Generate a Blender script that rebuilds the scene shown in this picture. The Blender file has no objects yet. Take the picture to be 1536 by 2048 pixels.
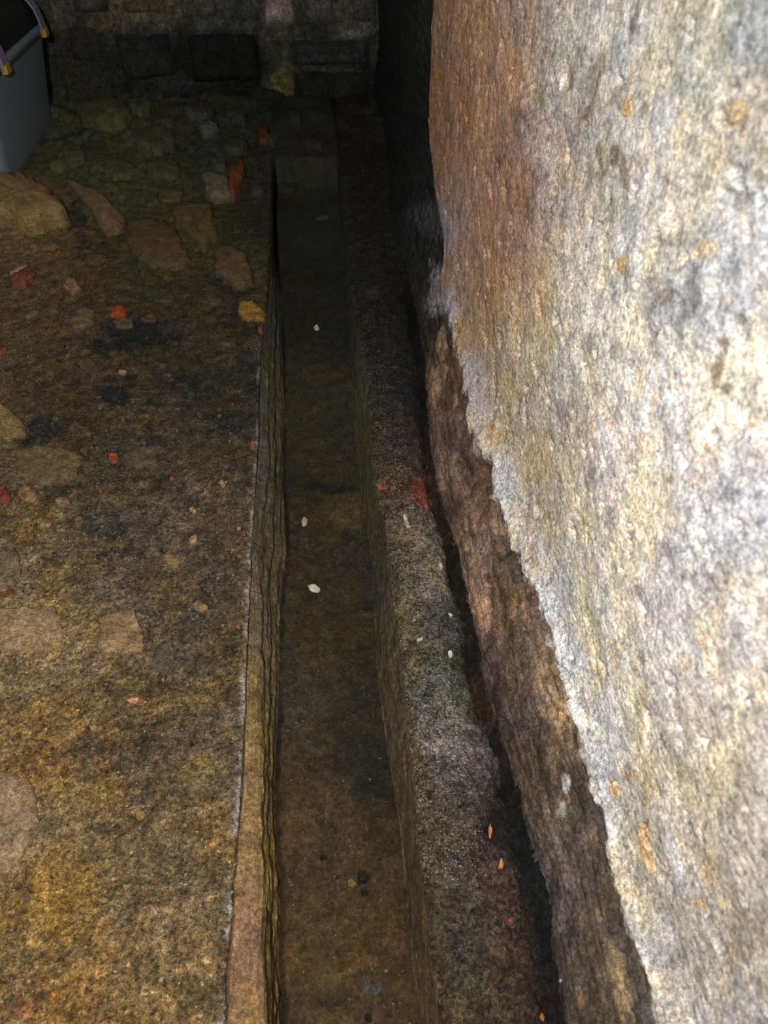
import bpy, math, random
import numpy as np

# ------------------------------------------------------------ camera, world, lamps, exposure
FOCAL_PX=1538.0
PITCH=0.7504915783575618
YAW=0.08444174074955343

sc = bpy.context.scene
COL = sc.collection
CAM_H = 1.1
cam_data = bpy.data.cameras.new('camera')
cam = bpy.data.objects.new('camera', cam_data); COL.objects.link(cam)
cam.location = (0, 0, CAM_H)
cam.rotation_euler = (math.pi/2 - PITCH, 0, -YAW)
cam_data.sensor_fit = 'VERTICAL'
cam_data.sensor_height = 9.8
cam_data.lens = FOCAL_PX/2048*9.8
cam_data.clip_start = 0.01
cam_data.dof.use_dof = True
cam_data.dof.focus_distance = 1.45
cam_data.dof.aperture_fstop = 1.7
sc.camera = cam

world = bpy.data.worlds.new('cellar_air'); sc.world = world
world.use_nodes = True
bg = world.node_tree.nodes['Background']
bg.inputs[0].default_value = (0.9, 0.95, 1.0, 1); bg.inputs[1].default_value = 0.068

lamp_data = bpy.data.lights.new('hand_torch', 'POINT')     # small lamp held up beside the camera
lamp_data.shadow_soft_size = 0.02
lamp_data.energy = 108
lamp_data.color = (1.0, 0.97, 0.93)
lamp = bpy.data.objects.new('hand_torch', lamp_data); COL.objects.link(lamp)
lamp.location = (-0.20, -0.05, 1.32)

vs = sc.view_settings
vs.view_transform = 'Standard'; vs.look = 'None'; vs.gamma = 1.0; vs.use_curve_mapping = False
vs.exposure = 0.0

# surveyed layout, metres: surface coordinates, extents, own colours
CURVES = {"L0":[[0.2767,-0.1749],
[0.4214,-0.1733],
[0.5484,-0.1692],
[0.7384,-0.1693],
[0.9566,-0.1731],
[1.1154,-0.174],
[1.2362,-0.1737],
[1.4078,-0.1712],
[1.6084,-0.1757],
[1.8448,-0.1783],
[2.1274,-0.1726],
[2.4725,-0.1721],
[2.9034,-0.1772]],"L1":[[0.2725,-0.1261],
[0.4181,-0.134],
[0.5231,-0.1396],
[0.6443,-0.1422],
[0.8395,-0.1514],
[1.0186,-0.1595],
[1.2355,-0.1652],
[1.3968,-0.1503],
[1.5028,-0.1579],
[1.844,-0.1689],
[2.1266,-0.1637],
[2.472,-0.1655],
[2.9028,-0.1698]],"L2":[[0.2977,-0.1139],
[0.4574,-0.1175],
[0.6156,-0.1296],
[0.8071,-0.1252],
[1.0466,-0.1238],
[1.1892,-0.1126],
[1.4453,-0.1255],
[1.7634,-0.1251],
[2.336,-0.1409],
[2.717,-0.1567],
[3.1922,-0.1766]],"R0":[[0.282,0.0712],
[0.4063,0.0726],
[0.5563,0.0729],
[0.7094,0.0644],
[0.8463,0.0594],
[1.0996,0.0707],
[1.338,0.0662],
[1.59,0.0594],
[2.0074,0.0622],
[2.4973,0.08],
[3.0664,0.0835]],"R1":[[0.2542,0.0903],
[0.3992,0.0898],
[0.5818,0.0955],
[0.7657,0.0974],
[0.9337,0.0968],
[1.1363,0.0962],
[1.2968,0.0876],
[1.5853,0.0968],
[1.822,0.0917],
[2.1058,0.0826],
[2.653,0.0912]],"W":[[0.2421,0.2336],
[0.3857,0.2491],
[0.4689,0.2397],
[0.5951,0.2357],
[0.7051,0.224],
[0.8635,0.2249],
[1.0533,0.2261],
[1.204,0.2068],
[1.4706,0.2227],
[1.7337,0.246],
[2.0915,0.2517],
[2.4367,0.251],
[2.8666,0.2575],
[3.4156,0.2891]]}
BOUND = [[0.1952,0.1724],
[0.2407,0.1717],
[0.3171,0.1726],
[0.4016,0.1799],
[0.4875,0.1817],
[0.5528,0.1846],
[0.6377,0.1814],
[0.729,0.1834],
[0.8147,0.1802],
[0.9325,0.1674],
[1.0445,0.1498],
[1.0959,0.1787],
[1.1891,0.1546],
[1.2717,0.1432],
[1.4428,0.1668],
[1.6491,0.1624],
[1.868,0.1709],
[1.9007,0.2638],
[2.1185,0.3099],
[2.2841,0.4271],
[2.2908,0.6984],
[2.3122,0.5809],
[2.3311,0.8181]]
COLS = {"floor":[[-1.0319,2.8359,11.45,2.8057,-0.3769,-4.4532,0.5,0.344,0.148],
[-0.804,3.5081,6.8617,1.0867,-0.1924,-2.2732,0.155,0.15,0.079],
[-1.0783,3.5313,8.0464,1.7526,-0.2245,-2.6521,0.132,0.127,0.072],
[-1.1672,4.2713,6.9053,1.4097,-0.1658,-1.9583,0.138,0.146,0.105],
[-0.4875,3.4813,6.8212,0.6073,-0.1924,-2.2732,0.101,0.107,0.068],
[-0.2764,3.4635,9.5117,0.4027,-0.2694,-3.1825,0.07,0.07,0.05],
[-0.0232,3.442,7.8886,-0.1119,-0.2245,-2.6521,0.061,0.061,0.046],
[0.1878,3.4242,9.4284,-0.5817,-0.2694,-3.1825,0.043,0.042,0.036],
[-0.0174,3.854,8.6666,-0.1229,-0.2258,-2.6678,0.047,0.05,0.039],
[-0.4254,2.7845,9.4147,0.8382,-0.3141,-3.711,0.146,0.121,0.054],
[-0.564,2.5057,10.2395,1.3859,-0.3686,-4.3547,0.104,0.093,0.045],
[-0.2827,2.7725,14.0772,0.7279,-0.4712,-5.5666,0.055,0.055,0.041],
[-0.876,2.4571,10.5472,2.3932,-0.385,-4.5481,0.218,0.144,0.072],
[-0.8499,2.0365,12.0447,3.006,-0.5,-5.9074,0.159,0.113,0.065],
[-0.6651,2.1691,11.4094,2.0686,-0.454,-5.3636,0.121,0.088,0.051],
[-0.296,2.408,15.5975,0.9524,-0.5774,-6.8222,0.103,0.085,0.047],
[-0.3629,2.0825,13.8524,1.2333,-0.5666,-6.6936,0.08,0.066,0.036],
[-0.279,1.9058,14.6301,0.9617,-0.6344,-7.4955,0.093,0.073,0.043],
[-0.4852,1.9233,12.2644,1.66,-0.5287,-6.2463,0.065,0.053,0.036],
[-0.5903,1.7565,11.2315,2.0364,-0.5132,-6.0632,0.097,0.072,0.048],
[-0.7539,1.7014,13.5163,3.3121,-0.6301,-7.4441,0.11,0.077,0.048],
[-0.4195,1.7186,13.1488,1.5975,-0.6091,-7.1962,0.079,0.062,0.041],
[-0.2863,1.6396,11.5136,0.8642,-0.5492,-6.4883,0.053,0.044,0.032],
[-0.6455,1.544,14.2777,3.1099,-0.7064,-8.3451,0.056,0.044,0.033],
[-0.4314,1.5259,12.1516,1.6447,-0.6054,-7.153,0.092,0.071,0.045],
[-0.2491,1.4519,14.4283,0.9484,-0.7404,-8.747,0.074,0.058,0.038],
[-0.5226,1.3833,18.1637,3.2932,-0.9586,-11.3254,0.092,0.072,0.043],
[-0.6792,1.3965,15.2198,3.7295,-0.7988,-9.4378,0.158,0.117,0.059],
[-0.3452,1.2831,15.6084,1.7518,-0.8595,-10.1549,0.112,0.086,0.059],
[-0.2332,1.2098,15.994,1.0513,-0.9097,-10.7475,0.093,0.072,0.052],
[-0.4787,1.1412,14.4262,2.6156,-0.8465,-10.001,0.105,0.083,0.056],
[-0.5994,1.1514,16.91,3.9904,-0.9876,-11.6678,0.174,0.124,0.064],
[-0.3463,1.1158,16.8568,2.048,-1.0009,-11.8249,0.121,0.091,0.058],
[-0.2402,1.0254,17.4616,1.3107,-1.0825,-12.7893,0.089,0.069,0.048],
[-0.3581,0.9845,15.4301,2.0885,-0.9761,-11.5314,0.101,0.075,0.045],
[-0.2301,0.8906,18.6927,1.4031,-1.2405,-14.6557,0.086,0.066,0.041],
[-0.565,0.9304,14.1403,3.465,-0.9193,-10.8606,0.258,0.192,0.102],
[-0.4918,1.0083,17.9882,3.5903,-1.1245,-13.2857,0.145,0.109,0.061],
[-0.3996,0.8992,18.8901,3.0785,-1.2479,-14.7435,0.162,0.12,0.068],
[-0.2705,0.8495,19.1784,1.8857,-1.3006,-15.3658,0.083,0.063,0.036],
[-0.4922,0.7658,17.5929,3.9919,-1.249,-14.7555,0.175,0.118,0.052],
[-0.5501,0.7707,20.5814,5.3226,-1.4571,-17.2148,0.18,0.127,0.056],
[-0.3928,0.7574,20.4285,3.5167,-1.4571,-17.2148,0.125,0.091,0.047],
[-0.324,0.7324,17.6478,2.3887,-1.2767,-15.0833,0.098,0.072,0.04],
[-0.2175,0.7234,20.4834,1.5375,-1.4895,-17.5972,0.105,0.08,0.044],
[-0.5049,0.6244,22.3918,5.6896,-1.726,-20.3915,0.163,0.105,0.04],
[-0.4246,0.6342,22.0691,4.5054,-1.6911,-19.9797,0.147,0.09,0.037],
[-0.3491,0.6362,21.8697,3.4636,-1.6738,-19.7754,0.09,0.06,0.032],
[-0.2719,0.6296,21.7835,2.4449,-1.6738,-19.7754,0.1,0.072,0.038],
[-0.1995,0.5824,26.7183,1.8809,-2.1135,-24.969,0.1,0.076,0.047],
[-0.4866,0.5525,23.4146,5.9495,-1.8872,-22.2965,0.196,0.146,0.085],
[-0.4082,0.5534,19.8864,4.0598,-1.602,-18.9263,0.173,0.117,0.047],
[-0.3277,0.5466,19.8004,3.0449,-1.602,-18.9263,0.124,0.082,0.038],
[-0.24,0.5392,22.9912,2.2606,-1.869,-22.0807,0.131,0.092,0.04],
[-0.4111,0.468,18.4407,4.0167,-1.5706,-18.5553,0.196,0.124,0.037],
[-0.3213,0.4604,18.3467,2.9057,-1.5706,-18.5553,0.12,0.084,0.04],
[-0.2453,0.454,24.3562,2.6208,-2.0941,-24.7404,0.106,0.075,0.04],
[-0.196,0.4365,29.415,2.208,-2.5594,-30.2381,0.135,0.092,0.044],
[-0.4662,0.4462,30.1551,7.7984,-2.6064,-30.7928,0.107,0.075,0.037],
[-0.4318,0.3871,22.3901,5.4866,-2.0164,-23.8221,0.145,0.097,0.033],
[-0.3602,0.381,22.2937,4.3478,-2.0164,-23.8221,0.171,0.106,0.034],
[-0.2763,0.38,19.323,2.6154,-1.749,-20.6636,0.149,0.101,0.043],
[-0.2043,0.3739,25.652,2.1645,-2.332,-27.5514,0.167,0.108,0.042],
[-0.4147,0.3172,23.5582,5.7728,-2.2322,-26.372,0.116,0.068,0.026],
[-0.3415,0.3165,23.3507,4.4473,-2.2138,-26.1545,0.164,0.098,0.035],
[-0.2668,0.3102,20.3355,2.7524,-1.9371,-22.8852,0.157,0.1,0.036],
[-0.1984,0.3044,26.9961,2.2779,-2.5828,-30.5136,0.137,0.088,0.036],
[-0.3734,0.242,19.3526,4.3912,-1.9428,-22.9527,0.121,0.073,0.026],
[-0.2446,0.2311,19.1857,2.4196,-1.9428,-22.9527,0.15,0.093,0.033],
[-1.3873,2.5754,4.1767,1.5102,-0.1474,-1.7419,0.247,0.173,0.096],
[-0.9902,1.4771,6.0122,2.1739,-0.3054,-3.6081,0.174,0.127,0.071],
[-0.7788,0.8926,7.8477,2.8375,-0.5202,-6.1463,0.216,0.151,0.074],
[-0.6222,0.4594,10.1421,3.6671,-0.8688,-10.2643,0.166,0.113,0.048]],"gutter":[[-0.0377,2.9299,10.4233,-0.1478,-0.3592,-4.2433,0.052,0.053,0.035],
[-0.0102,2.4674,11.7468,-0.2779,-0.4568,-5.3972,0.037,0.037,0.024],
[-0.0174,2.1625,12.8364,-0.3036,-0.5455,-6.4444,0.035,0.033,0.021],
[-0.0241,1.8792,14.0472,-0.3323,-0.6532,-7.7168,0.055,0.047,0.026],
[-0.0298,1.6409,15.2579,-0.3609,-0.7706,-9.1038,0.049,0.042,0.022],
[-0.0829,1.48,16.2525,-0.0768,-0.8715,-10.2958,0.042,0.036,0.02],
[0.0155,1.4716,16.2005,-0.6909,-0.8715,-10.2958,0.042,0.034,0.018],
[-0.0832,1.4045,27.896,-0.1318,-1.5404,-18.1989,0.022,0.02,0.013],
[-0.0238,1.3903,27.9411,-0.7934,-1.5516,-18.331,0.023,0.02,0.013],
[0.0201,1.3073,21.6019,-1.024,-1.2405,-14.6557,0.073,0.053,0.021],
[-0.0615,1.2478,17.8148,-0.2526,-1.0487,-12.3893,0.039,0.031,0.017],
[-0.0633,1.1254,18.7841,-0.2664,-1.1659,-13.7738,0.041,0.031,0.017],
[0.0233,1.1475,18.4824,-0.9641,-1.136,-13.4208,0.033,0.026,0.015],
[-0.0349,0.9994,19.8508,-0.5637,-1.3051,-15.419,0.036,0.029,0.016],
[0.0339,0.9679,25.0457,-1.5453,-1.6714,-19.7465,0.033,0.025,0.013],
[-0.0669,0.8683,21.2076,-0.3007,-1.486,-17.5558,0.038,0.03,0.016],
[0.028,0.8717,26.2525,-1.6197,-1.8363,-21.6948,0.024,0.019,0.01],
[-0.0772,0.7716,27.8838,-0.2635,-2.0534,-24.259,0.046,0.035,0.021],
[0.0034,0.7648,27.7834,-1.4493,-2.0534,-24.259,0.025,0.019,0.01],
[0.0003,0.7051,28.6893,-1.4966,-2.1894,-25.8663,0.019,0.015,0.008],
[-0.0695,0.6825,23.3887,-0.3317,-1.8072,-21.3514,0.041,0.028,0.013],
[-0.0542,0.6092,24.3385,-0.5757,-1.9601,-23.1575,0.049,0.032,0.015],
[0.0387,0.6366,29.6865,-2.257,-2.3536,-27.8066,0.017,0.013,0.008],
[-0.0873,0.5455,25.3477,-0.1197,-2.1192,-25.0369,0.057,0.037,0.015],
[0.0402,0.5509,31.1807,-2.5198,-2.5986,-30.7002,0.027,0.019,0.009],
[-0.0245,0.5322,25.3875,-1.0827,-2.1395,-25.2769,0.052,0.034,0.015],
[-0.0575,0.4667,26.5179,-0.6273,-2.3268,-27.4892,0.054,0.034,0.012],
[0.0485,0.4651,32.811,-2.9659,-2.882,-34.0485,0.04,0.026,0.01],
[-0.0592,0.3973,23.1072,-0.5466,-2.12,-25.0467,0.058,0.035,0.012],
[0.0277,0.3966,27.4749,-2.2203,-2.5219,-29.7942,0.051,0.031,0.011],
[-0.019,0.3362,23.9576,-1.2497,-2.2899,-27.0535,0.056,0.035,0.012],
[-0.0884,0.3119,29.4708,-0.1392,-2.8645,-33.8422,0.052,0.032,0.011],
[0.0566,0.3237,28.7424,-3.012,-2.771,-32.7375,0.039,0.026,0.011],
[-0.0756,0.254,19.1619,-0.2717,-1.9407,-22.9275,0.054,0.033,0.011],
[0.0286,0.2452,19.0392,-1.721,-1.9407,-22.9275,0.045,0.028,0.01]],"strip":[[-0.155,0.2792,41.0551,2.1613,-4.0038,-47.3019,0.237,0.156,0.084],
[-0.15,0.3282,45.1751,2.1244,-4.2458,-50.1617,0.236,0.142,0.082],
[-0.1482,0.3875,43.249,1.892,-3.8937,-46.002,0.245,0.142,0.08],
[-0.149,0.4526,41.3306,1.75,-3.5569,-42.0223,0.241,0.155,0.08],
[-0.152,0.5242,39.4173,1.6689,-3.2353,-38.2226,0.225,0.151,0.071],
[-0.153,0.6029,37.4996,1.535,-2.9289,-34.603,0.21,0.148,0.072],
[-0.155,0.6901,41.5143,1.6604,-3.0774,-36.3572,0.197,0.154,0.077],
[-0.1572,0.7872,39.2795,1.5342,-2.7555,-32.5544,0.194,0.148,0.07],
[-0.1605,0.8961,37.0465,1.4296,-2.4514,-28.9615,0.17,0.136,0.073],
[-0.1634,1.0189,34.8123,1.3107,-2.1651,-25.5787,0.162,0.133,0.083],
[-0.1666,1.1585,32.5784,1.196,-1.8965,-22.4058,0.127,0.11,0.073],
[-0.168,1.3185,30.3425,1.057,-1.6457,-19.4431,0.12,0.108,0.086],
[-0.1638,1.4639,34.2586,1.0647,-1.7495,-20.6688,0.124,0.118,0.093],
[-0.1672,1.6973,31.3112,0.929,-1.4619,-17.2708,0.12,0.12,0.091],
[-0.1685,1.9788,28.3623,0.7749,-1.2,-14.1778,0.099,0.096,0.074],
[-0.1671,2.3971,20.7305,0.4884,-0.7699,-9.0962,0.057,0.062,0.05]],"side":[[-0.1184,0.2962,77.3294,1.5309,-7.5315,-88.9799,0.137,0.095,0.039],
[-0.122,0.3737,73.2185,1.5528,-6.7506,-79.7537,0.136,0.099,0.037],
[-0.1278,0.4748,68.4782,1.6133,-5.9026,-69.7353,0.21,0.156,0.055],
[-0.1317,0.5744,64.3623,1.5769,-5.2137,-61.5964,0.217,0.151,0.069],
[-0.1367,0.6784,60.5653,1.5693,-4.6157,-54.5317,0.179,0.139,0.065],
[-0.1354,0.7957,51.5902,1.2155,-3.6856,-43.5429,0.153,0.125,0.066],
[-0.1388,0.9424,47.8439,1.1272,-3.1699,-37.4502,0.14,0.115,0.067],
[-0.1409,1.0718,44.9603,1.0381,-2.7996,-33.0759,0.124,0.105,0.063],
[-0.141,1.2669,41.2075,0.8739,-2.3527,-27.7952,0.131,0.114,0.07],
[-0.1371,1.4809,41.5135,0.7437,-2.172,-25.6609,0.14,0.125,0.074],
[-0.1443,1.7391,37.7143,0.7111,-1.7925,-21.1773,0.142,0.128,0.076],
[-0.1479,2.0843,33.5923,0.6018,-1.4225,-16.8055,0.11,0.111,0.076]],"sider":[[0.0862,0.3254,49.2521,-6.2282,-4.6973,-55.495,0.078,0.054,0.027],
[0.0861,0.4217,46.1536,-5.4583,-4.1193,-48.6667,0.082,0.057,0.027],
[0.0852,0.532,43.0526,-4.7185,-3.5793,-42.2865,0.088,0.066,0.034],
[0.0842,0.6597,39.947,-4.0326,-3.0772,-36.3545,0.097,0.072,0.04],
[0.0809,0.7774,37.4632,-3.4762,-2.7028,-31.9315,0.09,0.07,0.041],
[0.0849,0.9235,34.7567,-3.0585,-2.3246,-27.4635,0.086,0.069,0.043],
[0.0832,1.0807,32.2639,-2.6073,-2.0008,-23.638,0.081,0.067,0.041],
[0.0825,1.2811,29.5585,-2.1766,-1.6774,-19.8173,0.099,0.081,0.047],
[0.0778,1.5023,27.0618,-1.773,-1.4042,-16.5892,0.106,0.089,0.053],
[0.0787,1.7202,24.9743,-1.5171,-1.195,-14.1182,0.111,0.092,0.055],
[0.0769,1.9783,22.8871,-1.2593,-1.0027,-11.8464,0.082,0.07,0.047],
[0.0787,2.5063,14.6555,-0.6947,-0.5476,-6.4693,0.07,0.07,0.053]],"ledge":[[0.1595,3.6933,11.1307,-0.5806,-0.2999,-3.5429,0.057,0.055,0.045],
[0.288,3.9044,14.1481,-1.0757,-0.3649,-4.3108,0.049,0.047,0.041],
[0.1732,3.1871,12.4493,-0.7681,-0.3757,-4.4385,0.039,0.038,0.033],
[0.1748,2.6459,14.2632,-1.0162,-0.4939,-5.8346,0.039,0.037,0.034],
[0.1405,2.1643,16.4188,-1.1698,-0.6543,-7.7301,0.035,0.032,0.027],
[0.2102,2.095,16.7167,-1.5912,-0.681,-8.0454,0.026,0.025,0.024],
[0.1197,1.8721,18.0769,-1.2879,-0.7931,-9.3694,0.033,0.031,0.026],
[0.1835,1.8142,18.3715,-1.7488,-0.8224,-9.7162,0.037,0.035,0.035],
[0.1294,1.6492,19.5534,-1.5802,-0.9293,-10.9795,0.043,0.041,0.039],
[0.1882,1.5994,19.8448,-2.0796,-0.9611,-11.3546,0.027,0.029,0.027],
[0.1141,1.4599,21.0445,-1.7007,-1.0764,-12.7171,0.065,0.049,0.036],
[0.1632,1.4756,20.8453,-2.0843,-1.0595,-12.5177,0.052,0.044,0.04],
[0.126,1.3284,22.1864,-2.0055,-1.1983,-14.1568,0.086,0.06,0.049],
[0.1783,1.3418,21.981,-2.462,-1.1805,-13.9464,0.072,0.052,0.045],
[0.1169,1.2277,23.1797,-2.0953,-1.3079,-15.4522,0.122,0.086,0.061],
[0.1776,1.2388,30.6175,-3.5767,-1.7191,-20.3098,0.126,0.078,0.062],
[0.1276,1.1188,24.3189,-2.4316,-1.4419,-17.0353,0.154,0.121,0.086],
[0.1734,1.1149,24.2748,-2.9527,-1.4419,-17.0353,0.209,0.186,0.156],
[0.1262,1.0075,25.6318,-2.686,-1.603,-18.9389,0.12,0.092,0.064],
[0.1745,1.0034,25.5802,-3.2965,-1.603,-18.9389,0.18,0.167,0.14],
[0.1065,0.9087,35.954,-3.595,-2.3636,-27.9246,0.124,0.093,0.047],
[0.1525,0.9048,26.9111,-3.3382,-1.7727,-20.9434,0.143,0.126,0.098],
[0.195,0.8776,31.07,-4.6046,-2.076,-24.5261,0.056,0.055,0.044],
[0.1238,0.8162,28.2546,-3.2326,-1.9509,-23.0488,0.104,0.081,0.057],
[0.1661,0.8018,28.3624,-3.9289,-1.9738,-23.319,0.095,0.095,0.085],
[0.2037,0.7879,37.9672,-6.0866,-2.6624,-31.4545,0.039,0.039,0.03],
[0.1228,0.7333,29.5643,-3.5248,-2.1376,-25.2549,0.087,0.079,0.063],
[0.1632,0.72,29.6694,-4.2534,-2.1616,-25.5377,0.111,0.111,0.102],
[0.123,0.6666,30.7079,-3.8092,-2.308,-27.2679,0.099,0.086,0.066],
[0.1673,0.6628,30.6397,-4.615,-2.308,-27.2679,0.171,0.16,0.144],
[0.2051,0.6688,48.6712,-8.3934,-3.6533,-43.161,0.033,0.03,0.021],
[0.1057,0.6234,50.4839,-5.8974,-3.894,-46.0049,0.185,0.14,0.075],
[0.1476,0.6112,31.6472,-4.537,-2.4593,-29.0548,0.129,0.112,0.096],
[0.1852,0.5994,36.283,-6.0808,-2.84,-33.5522,0.14,0.116,0.102],
[0.1158,0.5477,33.0057,-4.2534,-2.6684,-31.5256,0.09,0.071,0.054],
[0.1607,0.5439,32.9257,-5.1986,-2.6684,-31.5256,0.104,0.079,0.064],
[0.1996,0.5486,43.593,-7.9418,-3.5224,-41.615,0.03,0.023,0.019],
[0.1071,0.4801,34.4908,-4.4448,-2.9139,-34.4257,0.057,0.045,0.032],
[0.1584,0.4831,34.2287,-5.5703,-2.8861,-34.0971,0.076,0.055,0.043],
[0.2103,0.4861,38.8201,-7.6399,-3.2668,-38.5945,0.023,0.017,0.014],
[0.0991,0.4181,35.9759,-4.6361,-3.1702,-37.4534,0.061,0.046,0.031],
[0.1414,0.4213,35.7241,-5.6404,-3.1412,-37.1107,0.075,0.059,0.047],
[0.1841,0.4244,35.473,-6.6352,-3.1123,-36.7695,0.051,0.033,0.026],
[0.2257,0.4209,47.1822,-10.208,-4.1497,-49.026,0.013,0.01,0.009],
[0.1049,0.3599,37.4307,-5.1851,-3.4372,-40.6086,0.05,0.041,0.028],
[0.1456,0.3627,37.1754,-6.2303,-3.407,-40.2517,0.057,0.048,0.037],
[0.1853,0.3593,37.085,-7.2984,-3.407,-40.2517,0.064,0.041,0.031],
[0.2238,0.3499,49.5444,-11.2046,-4.583,-54.1448,0.023,0.016,0.012],
[0.1032,0.3011,39.0637,-5.6002,-3.7466,-44.2641,0.057,0.043,0.025],
[0.1421,0.3035,38.8045,-6.6919,-3.7151,-43.8915,0.058,0.052,0.038],
[0.1865,0.2997,38.6943,-7.9931,-3.7151,-43.8915,0.056,0.035,0.026],
[0.2246,0.2965,51.4666,-12.1445,-4.9535,-58.522,0.026,0.017,0.013],
[0.1031,0.2574,40.3658,-5.9822,-4.0038,-47.3019,0.053,0.04,0.023],
[0.152,0.2532,40.2352,-7.526,-4.0038,-47.3019,0.048,0.036,0.025],
[0.201,0.2491,40.1045,-9.0698,-4.0038,-47.3019,0.035,0.023,0.017],
[0.1242,0.1999,28.0618,-4.8393,-2.9142,-34.429,0.049,0.037,0.024],
[0.2003,0.1935,33.4967,-7.9042,-3.497,-41.3148,0.032,0.02,0.015]],"groove":[[0.2465,1.6623,38.6351,-4.7925,-1.8273,-21.5885,0.012,0.012,0.01],
[0.2033,1.27,45.2291,-5.7195,-2.505,-29.5948,0.043,0.024,0.014],
[0.1988,1.1276,48.1746,-6.3942,-2.8447,-33.6088,0.026,0.017,0.008],
[0.2122,1.027,50.4289,-7.3515,-3.1239,-36.9071,0.014,0.012,0.008],
[0.2215,0.899,53.6592,-8.6023,-3.5454,-41.8869,0.018,0.014,0.008],
[0.2246,0.8076,56.2469,-9.5632,-3.9018,-46.0975,0.019,0.013,0.008],
[0.224,0.7051,59.4875,-10.6927,-4.3713,-51.6443,0.039,0.02,0.01],
[0.2273,0.6131,62.7101,-12.0356,-4.8675,-57.5062,0.015,0.01,0.008],
[0.2282,0.5382,65.6113,-13.2328,-5.3368,-63.0512,0.009,0.008,0.008],
[0.2371,0.4406,69.762,-15.435,-6.0529,-71.5111,0.008,0.008,0.008],
[0.2384,0.3548,73.929,-17.445,-6.8141,-80.5035,0.008,0.008,0.008],
[0.2364,0.2786,78.1015,-19.3896,-7.6203,-90.0283,0.012,0.008,0.008],
[0.2269,0.2159,54.6594,-13.839,-5.603,-66.1953,0.014,0.009,0.008]],"lower":[[3.5229,0.4345,-1.1452,0.0677,-2.7561,-14.7027,0.031,0.039,0.035],
[2.6882,0.5779,-2.5086,0.6065,-4.8905,-25.4366,0.051,0.054,0.045],
[2.4065,0.4584,-3.4429,1.0162,-8.0425,-30.5066,0.03,0.034,0.03],
[3.1027,0.2749,-1.3531,0.193,-3.9081,-14.8243,0.03,0.034,0.034],
[2.8626,0.0908,-1.1781,4.4191,-4.9677,-14.3276,0.024,0.026,0.025],
[2.4525,0.233,-2.4899,3.3274,-7.7025,-22.1062,0.042,0.045,0.043],
[2.1973,0.1954,-3.4439,7.9591,-11.0807,-27.474,0.129,0.122,0.148],
[2.3344,0.0934,-2.3619,7.832,-8.8938,-21.0973,0.038,0.043,0.038],
[2.3831,-0.0797,-2.4581,0.3436,-11.0544,-22.5378,0.032,0.033,0.031],
[2.0445,0.0856,-3.0306,10.3291,-12.8796,-26.6001,0.063,0.058,0.042],
[1.8325,0.1331,-5.3906,17.7459,-20.3401,-39.6877,0.304,0.278,0.334],
[1.8179,0.0548,-3.3325,9.9863,-15.2111,-27.1356,0.061,0.053,0.041],
[1.6472,0.1097,-3.6149,19.2273,-21.2779,-36.5123,0.188,0.122,0.084],
[1.5543,0.1507,-5.6854,24.0456,-25.0741,-42.5515,0.116,0.074,0.057],
[1.5862,0.0495,-2.2527,15.678,-22.7421,-35.2404,0.348,0.205,0.127],
[1.4648,0.101,-4.6593,24.1768,-24.6571,-37.6453,0.164,0.093,0.074],
[1.3788,0.132,-6.5199,30.3334,-29.2066,-43.5388,0.19,0.108,0.077],
[1.4213,0.0357,-3.7942,18.3661,-28.8694,-39.7438,0.314,0.185,0.123],
[1.3437,0.0785,-4.5612,25.2523,-27.4798,-37.7511,0.19,0.114,0.088],
[1.2577,0.1158,-6.0262,30.7421,-29.3977,-39.5752,0.158,0.09,0.068],
[1.2949,0.0208,-3.9675,16.7503,-32.2053,-39.8056,0.386,0.222,0.147],
[1.2002,0.0707,-11.8413,27.8101,-30.8944,-38.3128,0.259,0.155,0.112],
[1.1729,0.1179,-11.4019,32.051,-31.5252,-40.1288,0.145,0.086,0.071],
[1.1929,0.164,-10.5608,30.6612,-30.7351,-41.4745,0.279,0.186,0.143],
[1.1008,0.1388,-13.2244,34.5472,-37.454,-45.6555,0.165,0.098,0.068],
[1.1318,0.0358,-14.3447,22.1344,-36.6449,-41.1328,0.094,0.066,0.052],
[1.0783,0.0703,-13.1819,26.2586,-34.6247,-38.5962,0.228,0.136,0.098],
[1.0344,0.1222,-9.4778,30.8809,-36.269,-40.7392,0.225,0.132,0.08],
[1.0209,0.0455,-8.1656,22.0993,-37.0074,-37.6522,0.298,0.173,0.11],
[0.9905,0.1007,-9.4407,30.7614,-38.0138,-40.0833,0.35,0.211,0.13],
[0.9567,0.1447,-10.8035,32.4798,-39.2255,-41.8659,0.128,0.084,0.062],
[0.9239,0.0527,-9.1244,25.2632,-40.8183,-38.1265,0.409,0.235,0.148],
[0.8904,0.1008,-10.4944,33.1102,-42.2414,-40.3323,0.172,0.102,0.068],
[0.8655,0.1508,-12.1029,34.5347,-43.328,-42.3595,0.14,0.101,0.083],
[0.8488,0.0445,-9.7585,24.8834,-44.1915,-37.7116,0.453,0.252,0.155],
[0.8149,0.084,-10.9929,33.125,-45.9073,-39.6108,0.12,0.073,0.053],
[0.7991,0.1145,-12.0179,36.5077,-46.7536,-40.975,0.182,0.101,0.045],
[0.7753,0.1535,-13.5255,36.9815,-48.0794,-42.5512,0.257,0.155,0.095],
[0.7732,0.044,-10.5913,26.2935,-48.0205,-37.5208,0.158,0.097,0.068],
[0.7276,0.0766,-11.9454,34.332,-50.7164,-39.0671,0.118,0.077,0.062],
[0.7026,0.1212,-15.6314,36.091,-47.4225,-37.352,0.139,0.092,0.067],
[0.6732,0.1587,-16.1341,35.3074,-49.3993,-38.611,0.246,0.164,0.09],
[0.6751,0.0432,-17.9979,27.576,-53.3081,-36.9248,0.104,0.065,0.051],
[0.6442,0.0875,-16.8918,33.1965,-50.6816,-35.4818,0.118,0.079,0.064],
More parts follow.
